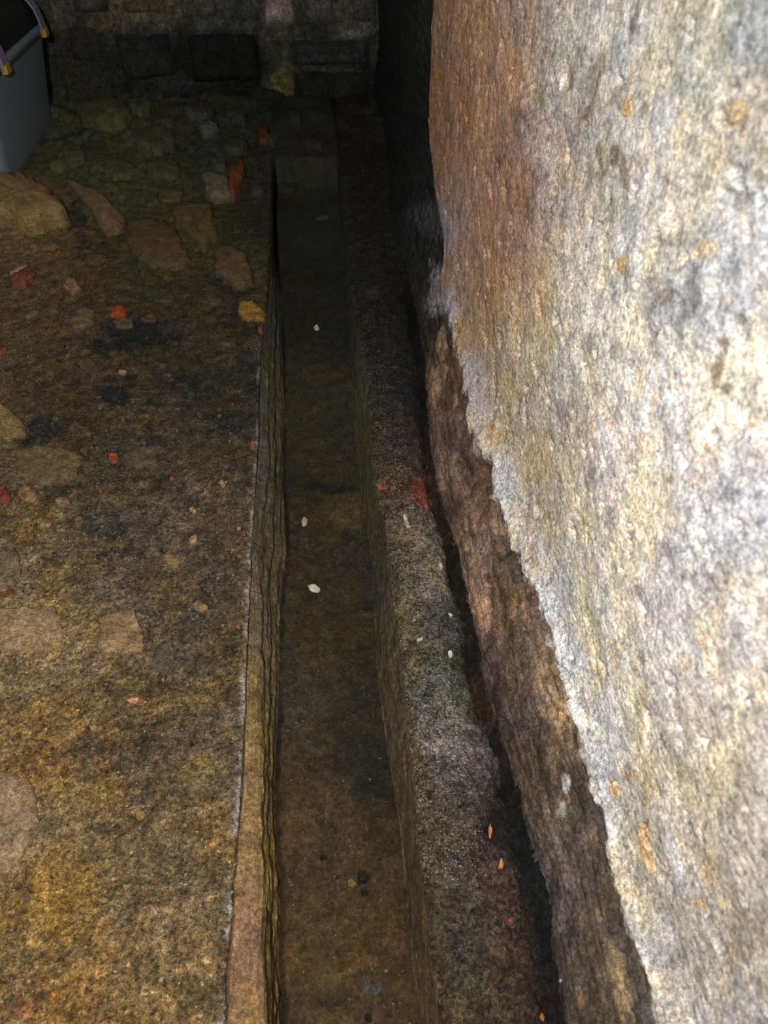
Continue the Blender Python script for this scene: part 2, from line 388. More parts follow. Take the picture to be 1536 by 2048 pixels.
[0.6202,0.1341,-17.2933,36.1716,-52.6586,-37.2782,0.201,0.139,0.095],
[0.5878,0.1564,-18.2201,39.2614,-60.8025,-41.6322,0.43,0.277,0.148],
[0.6087,0.0343,-17.717,23.0099,-52.3793,-32.4642,0.104,0.067,0.052],
[0.5724,0.0925,-13.6172,30.0987,-49.0819,-30.7991,0.109,0.077,0.059],
[0.5418,0.1413,-18.9784,41.1402,-64.5252,-40.4648,0.219,0.145,0.079],
[0.5155,0.1653,-22.6447,45.1036,-74.7303,-45.6994,0.204,0.135,0.073],
[0.544,0.0314,-13.1429,20.4088,-50.2309,-27.7446,0.099,0.068,0.053],
[0.5111,0.0903,-14.7248,31.0783,-53.2067,-30.0271,0.104,0.074,0.057],
[0.4789,0.1473,-16.7218,34.3024,-56.4348,-31.8068,0.108,0.075,0.055],
[0.4711,0.0404,-14.5908,23.6437,-55.3985,-27.1581,0.102,0.071,0.057],
[0.4549,0.0871,-19.0571,31.6117,-57.1587,-29.027,0.167,0.118,0.074],
[0.4269,0.1421,-16.5544,28.9534,-50.5135,-25.559,0.087,0.065,0.054],
[0.4085,0.0404,-16.888,19.9602,-49.9755,-21.5856,0.123,0.094,0.083],
[0.3852,0.0937,-12.3795,32.5189,-64.0737,-27.8017,0.118,0.087,0.069],
[0.365,0.1538,-17.1792,36.2306,-67.3143,-29.7209,0.074,0.058,0.047],
[0.3567,0.026,-7.5952,18.4684,-54.4435,-20.0018,0.098,0.076,0.066],
[0.3322,0.0914,-13.2513,35.9431,-69.399,-26.5472,0.088,0.065,0.05],
[0.31,0.1491,-18.3801,40.7628,-73.4092,-28.2244,0.08,0.063,0.049],
[0.3049,0.0224,-8.0733,19.4706,-58.7112,-18.6806,0.092,0.067,0.054],
[0.2829,0.0895,-14.1679,39.3842,-74.9489,-25.1173,0.104,0.076,0.052],
[0.2661,0.1394,-18.886,44.6978,-78.6546,-26.5603,0.104,0.078,0.056],
[0.2449,0.0429,-9.7515,26.8929,-65.0631,-17.9664,0.082,0.059,0.047],
[0.2317,0.0893,-20.3683,43.188,-81.0141,-23.3371,0.081,0.06,0.045],
[0.2312,0.1243,-37.1192,78.4436,-137.5806,-41.2276,0.294,0.193,0.087],
[0.2123,0.1567,-24.9903,48.4033,-86.8029,-24.9274,0.09,0.073,0.058],
[0.1811,0.0434,-9.9567,17.5541,-43.0001,-9.3854,0.084,0.061,0.046],
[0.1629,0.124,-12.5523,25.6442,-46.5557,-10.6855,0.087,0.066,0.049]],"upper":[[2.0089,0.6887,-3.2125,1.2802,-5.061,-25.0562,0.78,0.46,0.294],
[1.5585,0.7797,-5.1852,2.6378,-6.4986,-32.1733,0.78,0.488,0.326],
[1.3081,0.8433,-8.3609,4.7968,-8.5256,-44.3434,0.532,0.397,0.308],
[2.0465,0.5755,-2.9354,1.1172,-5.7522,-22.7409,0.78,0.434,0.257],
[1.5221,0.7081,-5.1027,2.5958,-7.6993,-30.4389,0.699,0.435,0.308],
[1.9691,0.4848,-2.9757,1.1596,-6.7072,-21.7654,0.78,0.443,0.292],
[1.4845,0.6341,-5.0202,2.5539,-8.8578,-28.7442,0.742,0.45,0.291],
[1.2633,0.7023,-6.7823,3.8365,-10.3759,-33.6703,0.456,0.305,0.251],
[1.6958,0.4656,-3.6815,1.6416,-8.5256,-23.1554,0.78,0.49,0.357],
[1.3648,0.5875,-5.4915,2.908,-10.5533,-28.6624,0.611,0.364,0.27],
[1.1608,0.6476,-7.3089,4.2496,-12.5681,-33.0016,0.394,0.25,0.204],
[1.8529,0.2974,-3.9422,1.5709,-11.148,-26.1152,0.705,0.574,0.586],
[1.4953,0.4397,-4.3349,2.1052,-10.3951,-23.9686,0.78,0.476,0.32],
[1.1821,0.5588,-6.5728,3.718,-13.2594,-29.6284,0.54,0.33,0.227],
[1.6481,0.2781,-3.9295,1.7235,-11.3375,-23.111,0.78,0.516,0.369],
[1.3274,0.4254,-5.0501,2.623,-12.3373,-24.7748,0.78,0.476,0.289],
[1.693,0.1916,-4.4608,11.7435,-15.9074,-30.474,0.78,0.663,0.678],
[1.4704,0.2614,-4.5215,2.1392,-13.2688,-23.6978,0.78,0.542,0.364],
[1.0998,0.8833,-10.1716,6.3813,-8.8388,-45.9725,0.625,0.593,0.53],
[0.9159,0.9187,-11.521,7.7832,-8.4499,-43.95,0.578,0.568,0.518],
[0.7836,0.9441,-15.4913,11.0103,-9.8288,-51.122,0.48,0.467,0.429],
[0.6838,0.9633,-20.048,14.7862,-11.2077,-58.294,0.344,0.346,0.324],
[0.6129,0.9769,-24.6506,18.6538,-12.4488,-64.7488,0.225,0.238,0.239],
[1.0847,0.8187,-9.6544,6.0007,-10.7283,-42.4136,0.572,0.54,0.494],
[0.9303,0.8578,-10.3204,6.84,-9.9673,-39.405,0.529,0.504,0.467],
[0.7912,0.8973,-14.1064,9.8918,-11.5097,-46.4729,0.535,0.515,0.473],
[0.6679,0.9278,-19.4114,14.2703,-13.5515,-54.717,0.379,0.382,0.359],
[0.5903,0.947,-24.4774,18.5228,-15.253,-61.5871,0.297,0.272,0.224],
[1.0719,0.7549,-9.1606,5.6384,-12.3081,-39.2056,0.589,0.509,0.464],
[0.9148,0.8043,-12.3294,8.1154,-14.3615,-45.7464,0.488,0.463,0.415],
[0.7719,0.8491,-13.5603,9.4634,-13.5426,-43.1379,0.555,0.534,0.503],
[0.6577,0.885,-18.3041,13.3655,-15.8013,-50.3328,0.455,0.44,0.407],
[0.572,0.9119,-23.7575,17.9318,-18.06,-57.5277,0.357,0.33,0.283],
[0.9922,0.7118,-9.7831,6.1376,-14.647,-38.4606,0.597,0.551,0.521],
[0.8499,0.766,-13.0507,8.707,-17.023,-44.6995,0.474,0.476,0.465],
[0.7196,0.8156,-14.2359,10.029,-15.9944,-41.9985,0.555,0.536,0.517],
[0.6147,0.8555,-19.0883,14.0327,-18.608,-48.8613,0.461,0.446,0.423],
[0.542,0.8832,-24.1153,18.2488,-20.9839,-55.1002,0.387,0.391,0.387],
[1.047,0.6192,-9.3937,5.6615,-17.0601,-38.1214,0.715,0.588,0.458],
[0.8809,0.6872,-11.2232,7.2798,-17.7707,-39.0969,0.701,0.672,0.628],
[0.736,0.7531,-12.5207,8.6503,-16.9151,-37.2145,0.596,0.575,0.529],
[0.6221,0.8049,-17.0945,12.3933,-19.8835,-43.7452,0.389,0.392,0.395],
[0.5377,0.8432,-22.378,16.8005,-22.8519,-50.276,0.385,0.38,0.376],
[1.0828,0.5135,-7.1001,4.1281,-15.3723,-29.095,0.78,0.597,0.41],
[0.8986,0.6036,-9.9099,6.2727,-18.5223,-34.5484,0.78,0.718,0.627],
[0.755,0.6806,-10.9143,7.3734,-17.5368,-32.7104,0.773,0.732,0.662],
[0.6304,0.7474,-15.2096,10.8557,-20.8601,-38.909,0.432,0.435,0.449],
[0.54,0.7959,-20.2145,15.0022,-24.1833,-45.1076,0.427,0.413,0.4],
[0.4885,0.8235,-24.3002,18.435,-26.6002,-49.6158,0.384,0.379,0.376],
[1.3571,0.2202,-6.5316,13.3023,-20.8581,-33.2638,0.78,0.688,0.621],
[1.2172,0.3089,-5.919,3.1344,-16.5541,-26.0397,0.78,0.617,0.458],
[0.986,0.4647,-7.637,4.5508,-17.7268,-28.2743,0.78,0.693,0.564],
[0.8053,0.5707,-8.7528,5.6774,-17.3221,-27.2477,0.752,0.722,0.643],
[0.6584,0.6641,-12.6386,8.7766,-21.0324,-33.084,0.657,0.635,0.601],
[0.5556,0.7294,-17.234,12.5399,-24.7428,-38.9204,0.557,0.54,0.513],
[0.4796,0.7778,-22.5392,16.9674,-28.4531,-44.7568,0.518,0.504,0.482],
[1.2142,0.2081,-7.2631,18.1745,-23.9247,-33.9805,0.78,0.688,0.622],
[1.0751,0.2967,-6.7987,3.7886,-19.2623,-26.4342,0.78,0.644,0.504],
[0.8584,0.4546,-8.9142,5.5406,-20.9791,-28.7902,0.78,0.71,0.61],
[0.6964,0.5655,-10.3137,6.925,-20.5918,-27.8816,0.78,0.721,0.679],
[0.5682,0.6602,-14.9176,10.6473,-25.0265,-33.8863,0.668,0.635,0.592],
[0.4786,0.7264,-20.3659,15.1599,-29.4613,-39.8909,0.519,0.504,0.5],
[1.0647,0.2037,-9.2444,18.5042,-27.7565,-34.5746,0.78,0.683,0.613],
[0.9304,0.3133,-8.1166,4.7791,-22.6031,-27.5153,0.78,0.636,0.477],
[0.7519,0.4515,-10.3021,6.6305,-24.3512,-29.255,0.733,0.667,0.603],
[0.6095,0.57,-12.0258,8.3083,-23.8365,-28.6366,0.739,0.686,0.62],
[0.5085,0.6482,-16.5061,11.9667,-28.3777,-33.6465,0.585,0.555,0.516],
[0.4288,0.7103,-22.2003,16.7122,-33.385,-39.0666,0.395,0.382,0.386],
[0.9862,0.1885,-7.627,18.1933,-25.2123,-28.793,0.78,0.754,0.751],
[0.8446,0.2835,-8.7529,5.2752,-25.148,-26.8536,0.78,0.623,0.455],
[0.6863,0.423,-10.9713,7.1698,-26.911,-28.3644,0.78,0.704,0.602],
[0.5559,0.5395,-12.6597,8.8349,-26.3629,-27.4274,0.707,0.655,0.592],
[0.4542,0.6372,-18.175,13.3613,-31.9297,-33.2189,0.476,0.46,0.455],
[0.39,0.6937,-23.6,17.9038,-36.8661,-37.8591,0.369,0.364,0.376],
[0.8391,0.212,-10.0373,18.3213,-31.7976,-31.7561,0.78,0.759,0.76],
[0.7295,0.293,-10.2274,6.4163,-29.1027,-27.2905,0.78,0.746,0.694],
[0.5888,0.4345,-10.3509,6.9927,-25.024,-23.1633,0.78,0.722,0.637],
[0.4757,0.5496,-14.9534,10.7165,-30.6494,-28.0048,0.584,0.552,0.533],
[0.3915,0.6358,-20.8891,15.6392,-36.8054,-33.1961,0.484,0.46,0.426],
[0.7123,0.2142,-10.9872,18.9,-34.6689,-29.7228,0.78,0.761,0.762],
[0.6008,0.3273,-11.1233,7.3215,-30.5289,-24.8151,0.78,0.737,0.648],
[0.4853,0.4611,-12.8083,8.9816,-29.8985,-23.9878,0.686,0.648,0.611],
[0.3958,0.5727,-18.3559,13.5382,-36.2277,-29.0658,0.535,0.507,0.49],
[0.3433,0.6321,-23.2818,17.6624,-41.3156,-32.7179,0.449,0.426,0.403],
[0.6153,0.2226,-12.9326,17.9568,-39.4072,-29.5461,0.774,0.777,0.78],
[0.5199,0.3325,-12.6678,8.558,-34.5748,-24.6493,0.78,0.734,0.642],
[0.4241,0.4584,-14.2827,10.1942,-33.4662,-23.5455,0.643,0.607,0.56],
[0.3462,0.5621,-20.0983,15.0045,-40.3749,-28.0323,0.537,0.499,0.462],
[0.5296,0.2314,-14.5613,17.4906,-44.5534,-29.1379,0.78,0.764,0.749],
[0.4486,0.3371,-14.3127,9.8883,-38.8717,-24.2487,0.765,0.704,0.584],
[0.3691,0.456,-15.8374,11.4819,-37.2346,-22.9153,0.547,0.503,0.449],
[0.3073,0.5489,-21.4301,16.1324,-43.9845,-26.7045,0.488,0.452,0.398],
[0.467,0.2169,-15.9681,21.7545,-48.7156,-28.1461,0.63,0.615,0.6],
[0.3923,0.3285,-15.5747,10.9214,-42.7046,-23.2245,0.645,0.589,0.482],
[0.3193,0.4537,-17.4724,12.8448,-41.2038,-22.0972,0.512,0.459,0.379],
[0.2708,0.5365,-22.8044,17.3002,-47.7361,-25.2438,0.435,0.392,0.333],
[0.4034,0.2138,-17.5932,23.0623,-53.7024,-27.0344,0.541,0.527,0.512],
[0.3404,0.3206,-16.89,12.0044,-46.7151,-22.034,0.571,0.532,0.482],
[0.2782,0.443,-18.715,13.8893,-44.7695,-20.8105,0.484,0.432,0.355],
[0.3451,0.2122,-18.3137,25.6901,-59.0941,-25.8352,0.507,0.479,0.452],
[0.2923,0.3132,-18.2586,13.1372,-50.9033,-20.6773,0.533,0.495,0.447],
[0.2431,0.4241,-19.5174,14.5707,-47.8439,-19.1373,0.437,0.387,0.323],
[0.2915,0.2112,-20.0017,28.9397,-64.7023,-24.4765,0.491,0.464,0.425],
[0.2478,0.3064,-19.6804,14.3199,-55.2691,-19.1544,0.462,0.427,0.394],
[0.2063,0.4147,-20.8293,15.6801,-51.6645,-17.612,0.404,0.366,0.313],
[0.2397,0.2189,-22.834,30.5045,-71.2033,-22.8946,0.483,0.456,0.431],
[0.203,0.3114,-21.7184,16.0181,-60.674,-17.7168,0.457,0.424,0.38],
[0.1718,0.406,-22.1838,16.8294,-55.6272,-15.9538,0.374,0.347,0.304],
[0.1953,0.2171,-24.7226,33.1647,-77.2845,-20.9668,0.474,0.449,0.424],
[0.165,0.3052,-23.2667,17.3192,-65.4316,-15.8271,0.42,0.388,0.357],
[0.1196,0.2353,-11.1914,12.1959,-34.1398,-6.2068,0.442,0.418,0.384],
[0.4817,0.9658,-14.5908,11.4651,-8.0132,-30.3956,0.235,0.232,0.218],
[0.39,0.8491,-14.1993,11.1575,-14.1876,-23.5996,0.344,0.337,0.322],
[0.2931,0.7258,-13.8078,10.8499,-20.0093,-17.1336,0.339,0.321,0.304],
[0.1694,0.5683,-13.3381,10.4807,-26.5299,-9.8101,0.291,0.265,0.224],
[1.0223,0.9966,-4.4422,2.9441,-1.8915,-19.2069,0.6,0.558,0.504],
[1.7727,0.9002,-3.0286,1.4329,-2.4339,-21.9241,0.78,0.475,0.319]],"back":[[-1.0386,0.3945,11.3853,-3.0552,-0.1923,-13.1129,0.12,0.114,0.089],
[-0.8146,0.4103,11.3305,-2.5586,-0.1877,-13.1507,0.235,0.178,0.108],
[-0.6639,0.389,11.2219,-2.1977,-0.1908,-13.0115,0.151,0.138,0.107],
[-0.4407,0.3857,11.1263,-1.6993,-0.1899,-12.9519,0.116,0.115,0.101],
[-0.263,0.3637,14.6786,-1.732,-0.2572,-17.0769,0.096,0.104,0.096],
[0.0092,0.3399,10.8545,-0.7107,-0.1955,-12.6405,0.071,0.073,0.065],
[0.2167,0.3167,14.3054,-0.3684,-0.2643,-16.6559,0.205,0.178,0.13],
[0.3332,0.254,14.0801,-0.0501,-0.2776,-16.2387,0.058,0.063,0.055],
[-1.0915,0.1974,8.7746,-2.3546,-0.1826,-9.725,0.047,0.051,0.043],
[-0.8317,0.2336,8.7578,-1.9402,-0.1762,-9.8249,0.034,0.04,0.036],
[-0.5144,0.2073,7.1825,-1.1591,-0.1481,-8.0708,0.023,0.024,0.023],
[-0.3366,0.1412,8.4601,-1.0719,-0.1851,-9.4251,0.021,0.022,0.021],
[-0.1376,0.2417,14.2745,-1.3103,-0.2849,-16.2685,0.089,0.091,0.078],
[-0.1531,0.0729,16.6042,-1.5242,-0.3844,-18.3374,0.143,0.142,0.071],
[-0.1979,-0.0147,20.4545,-2.0118,-0.5059,-22.2152,0.101,0.1,0.056],
[0.0709,0.1966,10.54,-0.5509,-0.2196,-11.9622,0.058,0.063,0.054],
[0.0631,0.0464,10.2538,-0.5359,-0.2423,-11.3195,0.032,0.035,0.033],
[0.2587,0.0422,10.1805,-0.1719,-0.2414,-11.2747,0.03,0.032,0.031],
[-1.1426,0.0068,8.4743,-2.274,-0.2063,-9.061,0.062,0.063,0.047],
[-0.6689,-0.004,10.4069,-1.9038,-0.2554,-11.2156,0.047,0.051,0.043],
[-0.4316,-0.0319,10.2734,-1.4355,-0.2572,-11.0705,0.03,0.032,0.031],
[-0.0684,-0.0861,10.0539,-0.7466,-0.2613,-10.8101,0.047,0.047,0.043],
[0.181,-0.0922,9.9631,-0.3007,-0.2599,-10.7554,0.035,0.036,0.034],
[-1.6004,0.3456,5.1117,-1.9079,-0.0915,-5.7642,0.108,0.106,0.086],
[-0.6457,0.6957,3.982,-0.814,-0.0409,-4.909,0.242,0.199,0.15],
[-0.0108,0.6904,3.8839,-0.2884,-0.0404,-4.8456,0.289,0.243,0.205],
[0.3115,0.5083,7.3992,-0.0592,-0.1072,-8.9579,0.087,0.085,0.077]]}
PATCH = {"floor":[[-0.5236,1.9535,13.7181,0.8014,-4.3724,-10.5822,0.023,0.028,0.029,0.85],
[-0.6039,1.868,30.2226,5.4104,-1.5088,-17.8252,0.032,0.032,0.026,0.8],
[-0.5284,1.7279,23.2818,3.7408,-1.6612,-19.6259,0.034,0.033,0.027,0.7],
[-0.5404,1.6501,37.0863,6.2992,-1.4909,-17.6144,0.029,0.031,0.025,0.75],
[-0.68,1.5173,24.4277,10.7645,10.6713,-17.1828,0.026,0.028,0.023,0.8],
[-0.4314,1.5259,53.1633,7.1957,-1.0091,-11.9216,0.034,0.035,0.028,0.7],
[-0.3299,1.7111,12.8074,-0.0999,-4.3152,-10.9343,0.036,0.039,0.029,0.6],
[-0.2543,1.5311,20.9715,1.3785,-1.6043,-18.9537,0.033,0.033,0.024,0.6],
[-0.5342,1.5109,17.2353,3.046,-3.5993,-42.5238,0.041,0.036,0.029,0.6],
[-0.2168,1.7487,29.636,1.3937,-0.7062,-8.3429,0.037,0.04,0.032,0.6],
[-0.2435,2.0137,23.4609,1.2131,-0.6542,-7.7287,0.039,0.039,0.028,0.6],
[-0.2843,2.2166,16.5197,1.0087,-1.8506,-21.8637,0.037,0.037,0.027,0.6],
[-0.3916,2.8043,31.1708,2.485,-0.6208,-7.334,0.049,0.056,0.041,0.6],
[-0.8271,2.6883,28.0957,9.623,4.0668,-4.0914,0.054,0.058,0.035,0.75],
[-0.5932,1.3041,18.7602,10.7314,26.7408,-26.5465,0.04,0.035,0.028,0.55],
[-0.4752,1.1772,24.8125,4.3851,-2.6039,-30.763,0.04,0.037,0.032,0.6],
[-0.4316,1.0951,24.489,3.991,-3.4258,-40.4739,0.039,0.036,0.032,0.6],
[-0.3709,1.3186,15.3961,1.8705,-2.7833,-32.8831,0.042,0.037,0.03,0.5],
[-0.2467,0.9876,29.6741,2.3657,-2.5951,-30.6594,0.052,0.043,0.033,0.6],
[-0.2344,1.0785,28.3453,1.9955,-2.0555,-24.2843,0.057,0.047,0.039,0.55],
[-0.2011,0.8546,40.7267,2.4868,-2.5709,-30.3734,0.051,0.043,0.033,0.5],
[-0.3293,0.7716,33.5653,4.5431,-3.8866,-45.918,0.045,0.04,0.027,0.55],
[-0.3971,0.7823,43.1708,7.4317,-5.3143,-62.7851,0.04,0.035,0.023,0.6],
[-0.4178,0.6764,35.8107,6.984,-4.3788,-51.7326,0.05,0.042,0.029,0.6],
[-0.3074,0.6671,29.2956,-5.7938,-33.0641,-70.4255,0.051,0.041,0.026,0.6],
[-0.3491,0.6362,42.4936,-0.0459,-16.3382,-60.2292,0.053,0.045,0.03,0.5],
[-0.3176,0.5765,39.3985,15.2728,24.7322,-117.9451,0.047,0.043,0.039,0.65],
[-0.3623,0.5383,58.2263,19.8712,13.0865,-128.0938,0.043,0.039,0.031,0.65],
[-0.3987,0.3268,49.6117,30.5082,29.5917,-112.6324,0.034,0.026,0.017,0.75],
[-0.4402,0.3221,117.7317,30.9783,-15.5609,-183.842,0.028,0.023,0.012,0.7],
[-0.1862,0.3061,44.8645,3.3676,-5.1441,-60.7744,0.053,0.041,0.028,0.7],
[-0.1945,0.3319,66.064,5.2668,-6.7547,-79.8027,0.064,0.047,0.027,0.6],
[-0.3217,0.4211,37.7227,6.1477,-5.1034,-60.2931,0.097,0.071,0.042,0.5],
[-0.193,0.4912,64.3848,4.5326,-1.9799,-23.3916,0.082,0.067,0.049,0.5],
[-0.1806,0.4092,105.6543,-2.7599,-6.5651,-39.2557,0.065,0.055,0.041,0.5],
[-0.2438,0.7447,46.8086,4.1674,-4.3713,-51.6443,0.2,0.147,0.061,0.6],
[-0.2329,0.6221,32.6362,8.0441,4.9107,-44.3964,0.184,0.131,0.046,0.6],
[-0.4404,0.6028,22.5483,4.9113,-4.8033,-56.7477,0.22,0.144,0.041,0.5],
[-0.3787,0.5896,22.5905,4.0959,-4.4474,-52.5426,0.201,0.14,0.045,0.5],
[-0.4009,0.4215,25.3807,5.5283,-2.6776,-31.6342,0.206,0.128,0.029,0.5],
[-0.3363,0.3554,113.2734,20.5375,-4.8699,-57.5346,0.269,0.154,0.038,0.7],
[-0.2072,0.333,66.1164,5.8864,-2.4767,-29.261,0.212,0.136,0.049,0.5],
[-0.3856,0.323,74.3476,16.5321,-11.0231,-130.2308,0.228,0.12,0.035,0.6],
[-0.4127,0.309,46.0915,11.2945,-8.7887,-103.8326,0.188,0.085,0.033,0.6],
[-0.5905,0.9268,31.5546,8.1604,-2.0551,-24.2801,0.313,0.19,0.058,0.6],
[-0.3334,0.8021,66.0056,8.934,-4.1332,-48.8315,0.156,0.113,0.055,0.5],
[-0.4348,0.723,31.3939,6.2659,-3.5128,-41.501,0.19,0.127,0.049,0.5],
[-0.3475,0.9062,62.4432,8.4518,-2.176,-25.7084,0.122,0.095,0.047,0.3]],"gutter":[[-0.0236,1.3958,13.8199,-1.1897,-8.5049,-38.814,0.012,0.014,0.011,0.75],
[-0.0836,1.3333,33.1205,-0.1564,-5.4365,-64.2289,0.031,0.027,0.017,0.4],
[0.0205,1.3158,18.6202,1.3237,3.8845,-22.3223,0.078,0.058,0.022,0.6],
[0.0501,1.2303,24.7275,-1.5257,-3.2994,-38.9802,0.015,0.016,0.011,0.5],
[-0.0848,1.0706,28.3592,-0.1339,-3.8337,-45.2923,0.018,0.017,0.012,0.5],
[0.0519,1.0117,98.0116,-6.749,-4.0042,-47.3073,0.01,0.01,0.008,0.7],
[0.0008,0.7148,24.8159,-1.2945,-2.5487,-30.1115,0.015,0.012,0.008,0.55],
[0.0457,0.6182,33.3064,-2.6916,-2.0884,-24.6729,0.012,0.011,0.008,0.6],
[-0.0772,0.7768,33.5369,10.0064,11.6798,-35.0188,0.056,0.045,0.03,0.5],
[-0.0516,0.7192,28.6071,-0.6767,-4.8143,-56.8774,0.05,0.038,0.018,0.4],
[0.0238,2.4645,12.758,-0.4228,-1.0383,-12.2664,0.026,0.031,0.023,0.6],
[0.0561,2.0657,41.1664,-1.9514,-0.4806,-5.6784,0.023,0.029,0.025,0.5],
[0.0122,0.3336,71.7429,-5.283,-9.8138,-115.9437,0.068,0.06,0.056,0.85],
[-0.0118,0.4738,131.365,-6.8526,-12.7501,-150.6336,0.095,0.059,0.024,0.8],
[0.0077,0.4811,108.7577,-6.9697,-8.1063,-95.7706,0.008,0.008,0.008,0.95],
[0.0088,0.4626,220.0027,-14.4138,-16.5894,-195.9931,0.008,0.008,0.008,0.95],
[-0.0509,0.5172,214.0615,-5.774,-21.8456,-258.0914,0.008,0.008,0.008,0.95],
[0.0027,0.2971,210.4035,-14.4882,-20.6633,-244.1227,0.008,0.008,0.008,0.9],
[0.0223,0.3739,53.6582,-4.2079,-10.8328,-127.9822,0.022,0.017,0.009,0.5],
[-0.0471,0.3264,33.1801,19.5907,37.8085,-90.845,0.025,0.019,0.009,0.5],
[-0.061,0.3185,121.842,-2.8821,-17.6829,-208.9113,0.013,0.01,0.008,0.6],
[-0.0952,0.3551,23.8611,-0.0,-3.3774,-39.9014,0.068,0.042,0.013,0.4],
[-0.0003,0.4125,34.0972,-2.1038,-4.1297,-48.79,0.071,0.041,0.013,0.4]],"ledge":[[0.1024,1.2485,76.2294,2.5107,4.5449,-25.4835,0.254,0.082,0.049,0.6],
[0.1874,1.2298,101.3469,1.9955,5.4143,-23.9837,0.471,0.094,0.049,0.8],
[0.1691,1.2314,153.391,-3.0305,4.2718,-34.5706,0.306,0.072,0.045,0.7],
[0.0974,1.2539,152.9989,-12.3643,-5.1202,-60.4922,0.308,0.078,0.045,0.6],
[0.1318,1.4584,35.0531,-3.0845,-3.0755,-36.3345,0.132,0.09,0.052,0.6],
[0.1048,0.8911,77.7531,-7.7744,-2.4073,-28.4407,0.184,0.134,0.06,0.7],
[0.1397,0.9549,58.3823,-6.6796,-6.7473,-79.7144,0.191,0.164,0.093,0.5],
[0.1067,0.632,96.8544,-3.6086,0.3958,-33.7226,0.242,0.189,0.096,0.75],
[0.1162,0.7796,128.1664,-14.4169,-3.3859,-40.0026,0.229,0.168,0.1,0.6],
[0.1457,2.1318,41.4531,-3.0525,-2.2253,-26.2899,0.103,0.076,0.042,0.6],
[0.1446,0.6466,17.2115,-5.1809,-10.2737,-35.5845,0.198,0.188,0.177,0.35],
[0.1898,0.6033,48.7062,-8.2811,-4.9442,-58.4126,0.209,0.154,0.138,0.5],
[0.2103,0.4861,46.9953,7.5262,5.9544,-22.68,0.009,0.008,0.008,0.6],
[0.2167,0.7868,43.7832,-2.215,1.3222,-16.0167,0.019,0.022,0.018,0.55],
[0.1824,1.6677,15.4852,-1.5483,-0.7309,-8.6354,0.026,0.027,0.027,0.5],
[0.1367,0.3919,66.2997,-10.4679,-4.3637,-51.5537,0.032,0.031,0.025,0.5],
[0.1312,0.3159,42.7854,-6.9628,-2.435,-28.7673,0.064,0.064,0.049,0.4],
[0.1966,0.4166,35.6083,-7.0078,-2.0941,-24.7404,0.081,0.048,0.037,0.3],
[0.1957,1.0149,25.3946,-3.5178,-2.4345,-28.7623,0.249,0.234,0.202,0.4]],"lower":[[1.8774,0.1243,-7.9081,19.5267,-5.8399,-11.9908,0.472,0.423,0.522,0.75],
[1.6405,0.1136,-7.4835,39.0373,-14.2393,-24.4433,0.62,0.357,0.192,0.6],
[1.553,0.057,-2.5061,38.5747,-11.6955,-17.363,0.664,0.373,0.204,0.65],
[1.3999,0.1178,-21.4883,106.4167,-37.0241,-55.1639,0.614,0.318,0.167,0.6],
[0.8747,0.0543,-4.7486,42.1548,-14.6377,-11.3831,0.557,0.318,0.181,0.6],
[0.9855,0.0544,-4.542,42.2184,-19.5731,-17.1727,0.391,0.238,0.148,0.6],
[0.9567,0.1447,-19.3126,4.7969,-40.8122,-74.9955,0.429,0.241,0.129,0.6],
[0.6394,0.1558,-3.8745,43.7198,-19.8369,-10.4675,0.366,0.232,0.108,0.6],
[0.5754,0.1506,-2.889,48.7171,-32.1879,-15.1906,0.498,0.323,0.174,0.65],
[0.4848,0.1267,-40.2101,85.3912,-86.9949,-48.6496,0.624,0.571,0.518,0.8],
[0.4617,0.101,-79.0569,76.0737,-59.92,-39.8106,0.405,0.388,0.36,0.75],
[0.4649,0.1241,-78.2591,143.5793,-118.8099,-64.016,0.494,0.221,0.09,0.8],
[0.5195,0.1673,-105.4501,108.3281,-103.9391,-79.3947,0.012,0.01,0.011,0.9],
[0.2521,0.1204,-0.932,77.4721,-25.5583,-4.8211,0.351,0.231,0.097,0.75],
[0.3232,0.1147,-0.4409,156.0422,-75.5981,-19.3989,0.314,0.213,0.093,0.7],
[0.2543,0.0463,-32.5835,90.5923,-74.0711,-21.2282,0.267,0.163,0.061,0.6],
[0.4024,0.1393,-26.0543,109.761,-68.1618,-24.4989,0.232,0.159,0.083,0.5],
[0.6751,0.0432,-21.1691,83.9225,-27.8118,-15.7877,0.029,0.023,0.021,0.5],
[0.813,0.1232,-15.9928,90.164,-23.5142,-18.6529,0.246,0.124,0.049,0.6],
[0.764,0.1428,-26.7546,75.7431,-37.4789,-32.4059,0.367,0.224,0.125,0.5],
[0.7811,0.0472,-26.3995,67.2616,-39.6697,-31.4289,0.067,0.047,0.037,0.5],
[0.5825,0.0765,-12.6611,26.9499,-67.0851,-41.972,0.103,0.076,0.062,0.5],
[0.5184,0.1545,-18.1647,37.568,-51.4074,-31.3221,0.246,0.15,0.079,0.5],
[0.3908,0.0387,-103.8397,118.4552,-307.1845,-127.0142,0.019,0.017,0.015,0.8],
[0.3894,0.0228,-1.7506,10.7407,-40.2772,-11.5825,0.137,0.106,0.1,0.3]],"upper":[[1.0544,0.1946,-6.6549,30.362,-15.8228,-17.0206,0.78,0.728,0.7,0.75],
[0.9289,0.1823,-4.4201,33.3029,-13.9189,-12.4862,0.78,0.755,0.752,0.7],
[0.8041,0.2028,-4.0576,33.9672,-16.1373,-12.4293,0.716,0.694,0.693,0.65],
[0.6976,0.2091,-3.9807,39.8677,-18.517,-11.9338,0.751,0.731,0.732,0.6],
[0.6042,0.2149,-4.5433,39.0378,-20.9717,-11.8624,0.78,0.762,0.765,0.6],
[0.5247,0.2274,-3.1376,48.2479,-28.2734,-13.6808,0.72,0.704,0.688,0.6],
[0.4609,0.2155,-2.6354,39.4725,-27.6844,-11.1752,0.58,0.565,0.55,0.75],
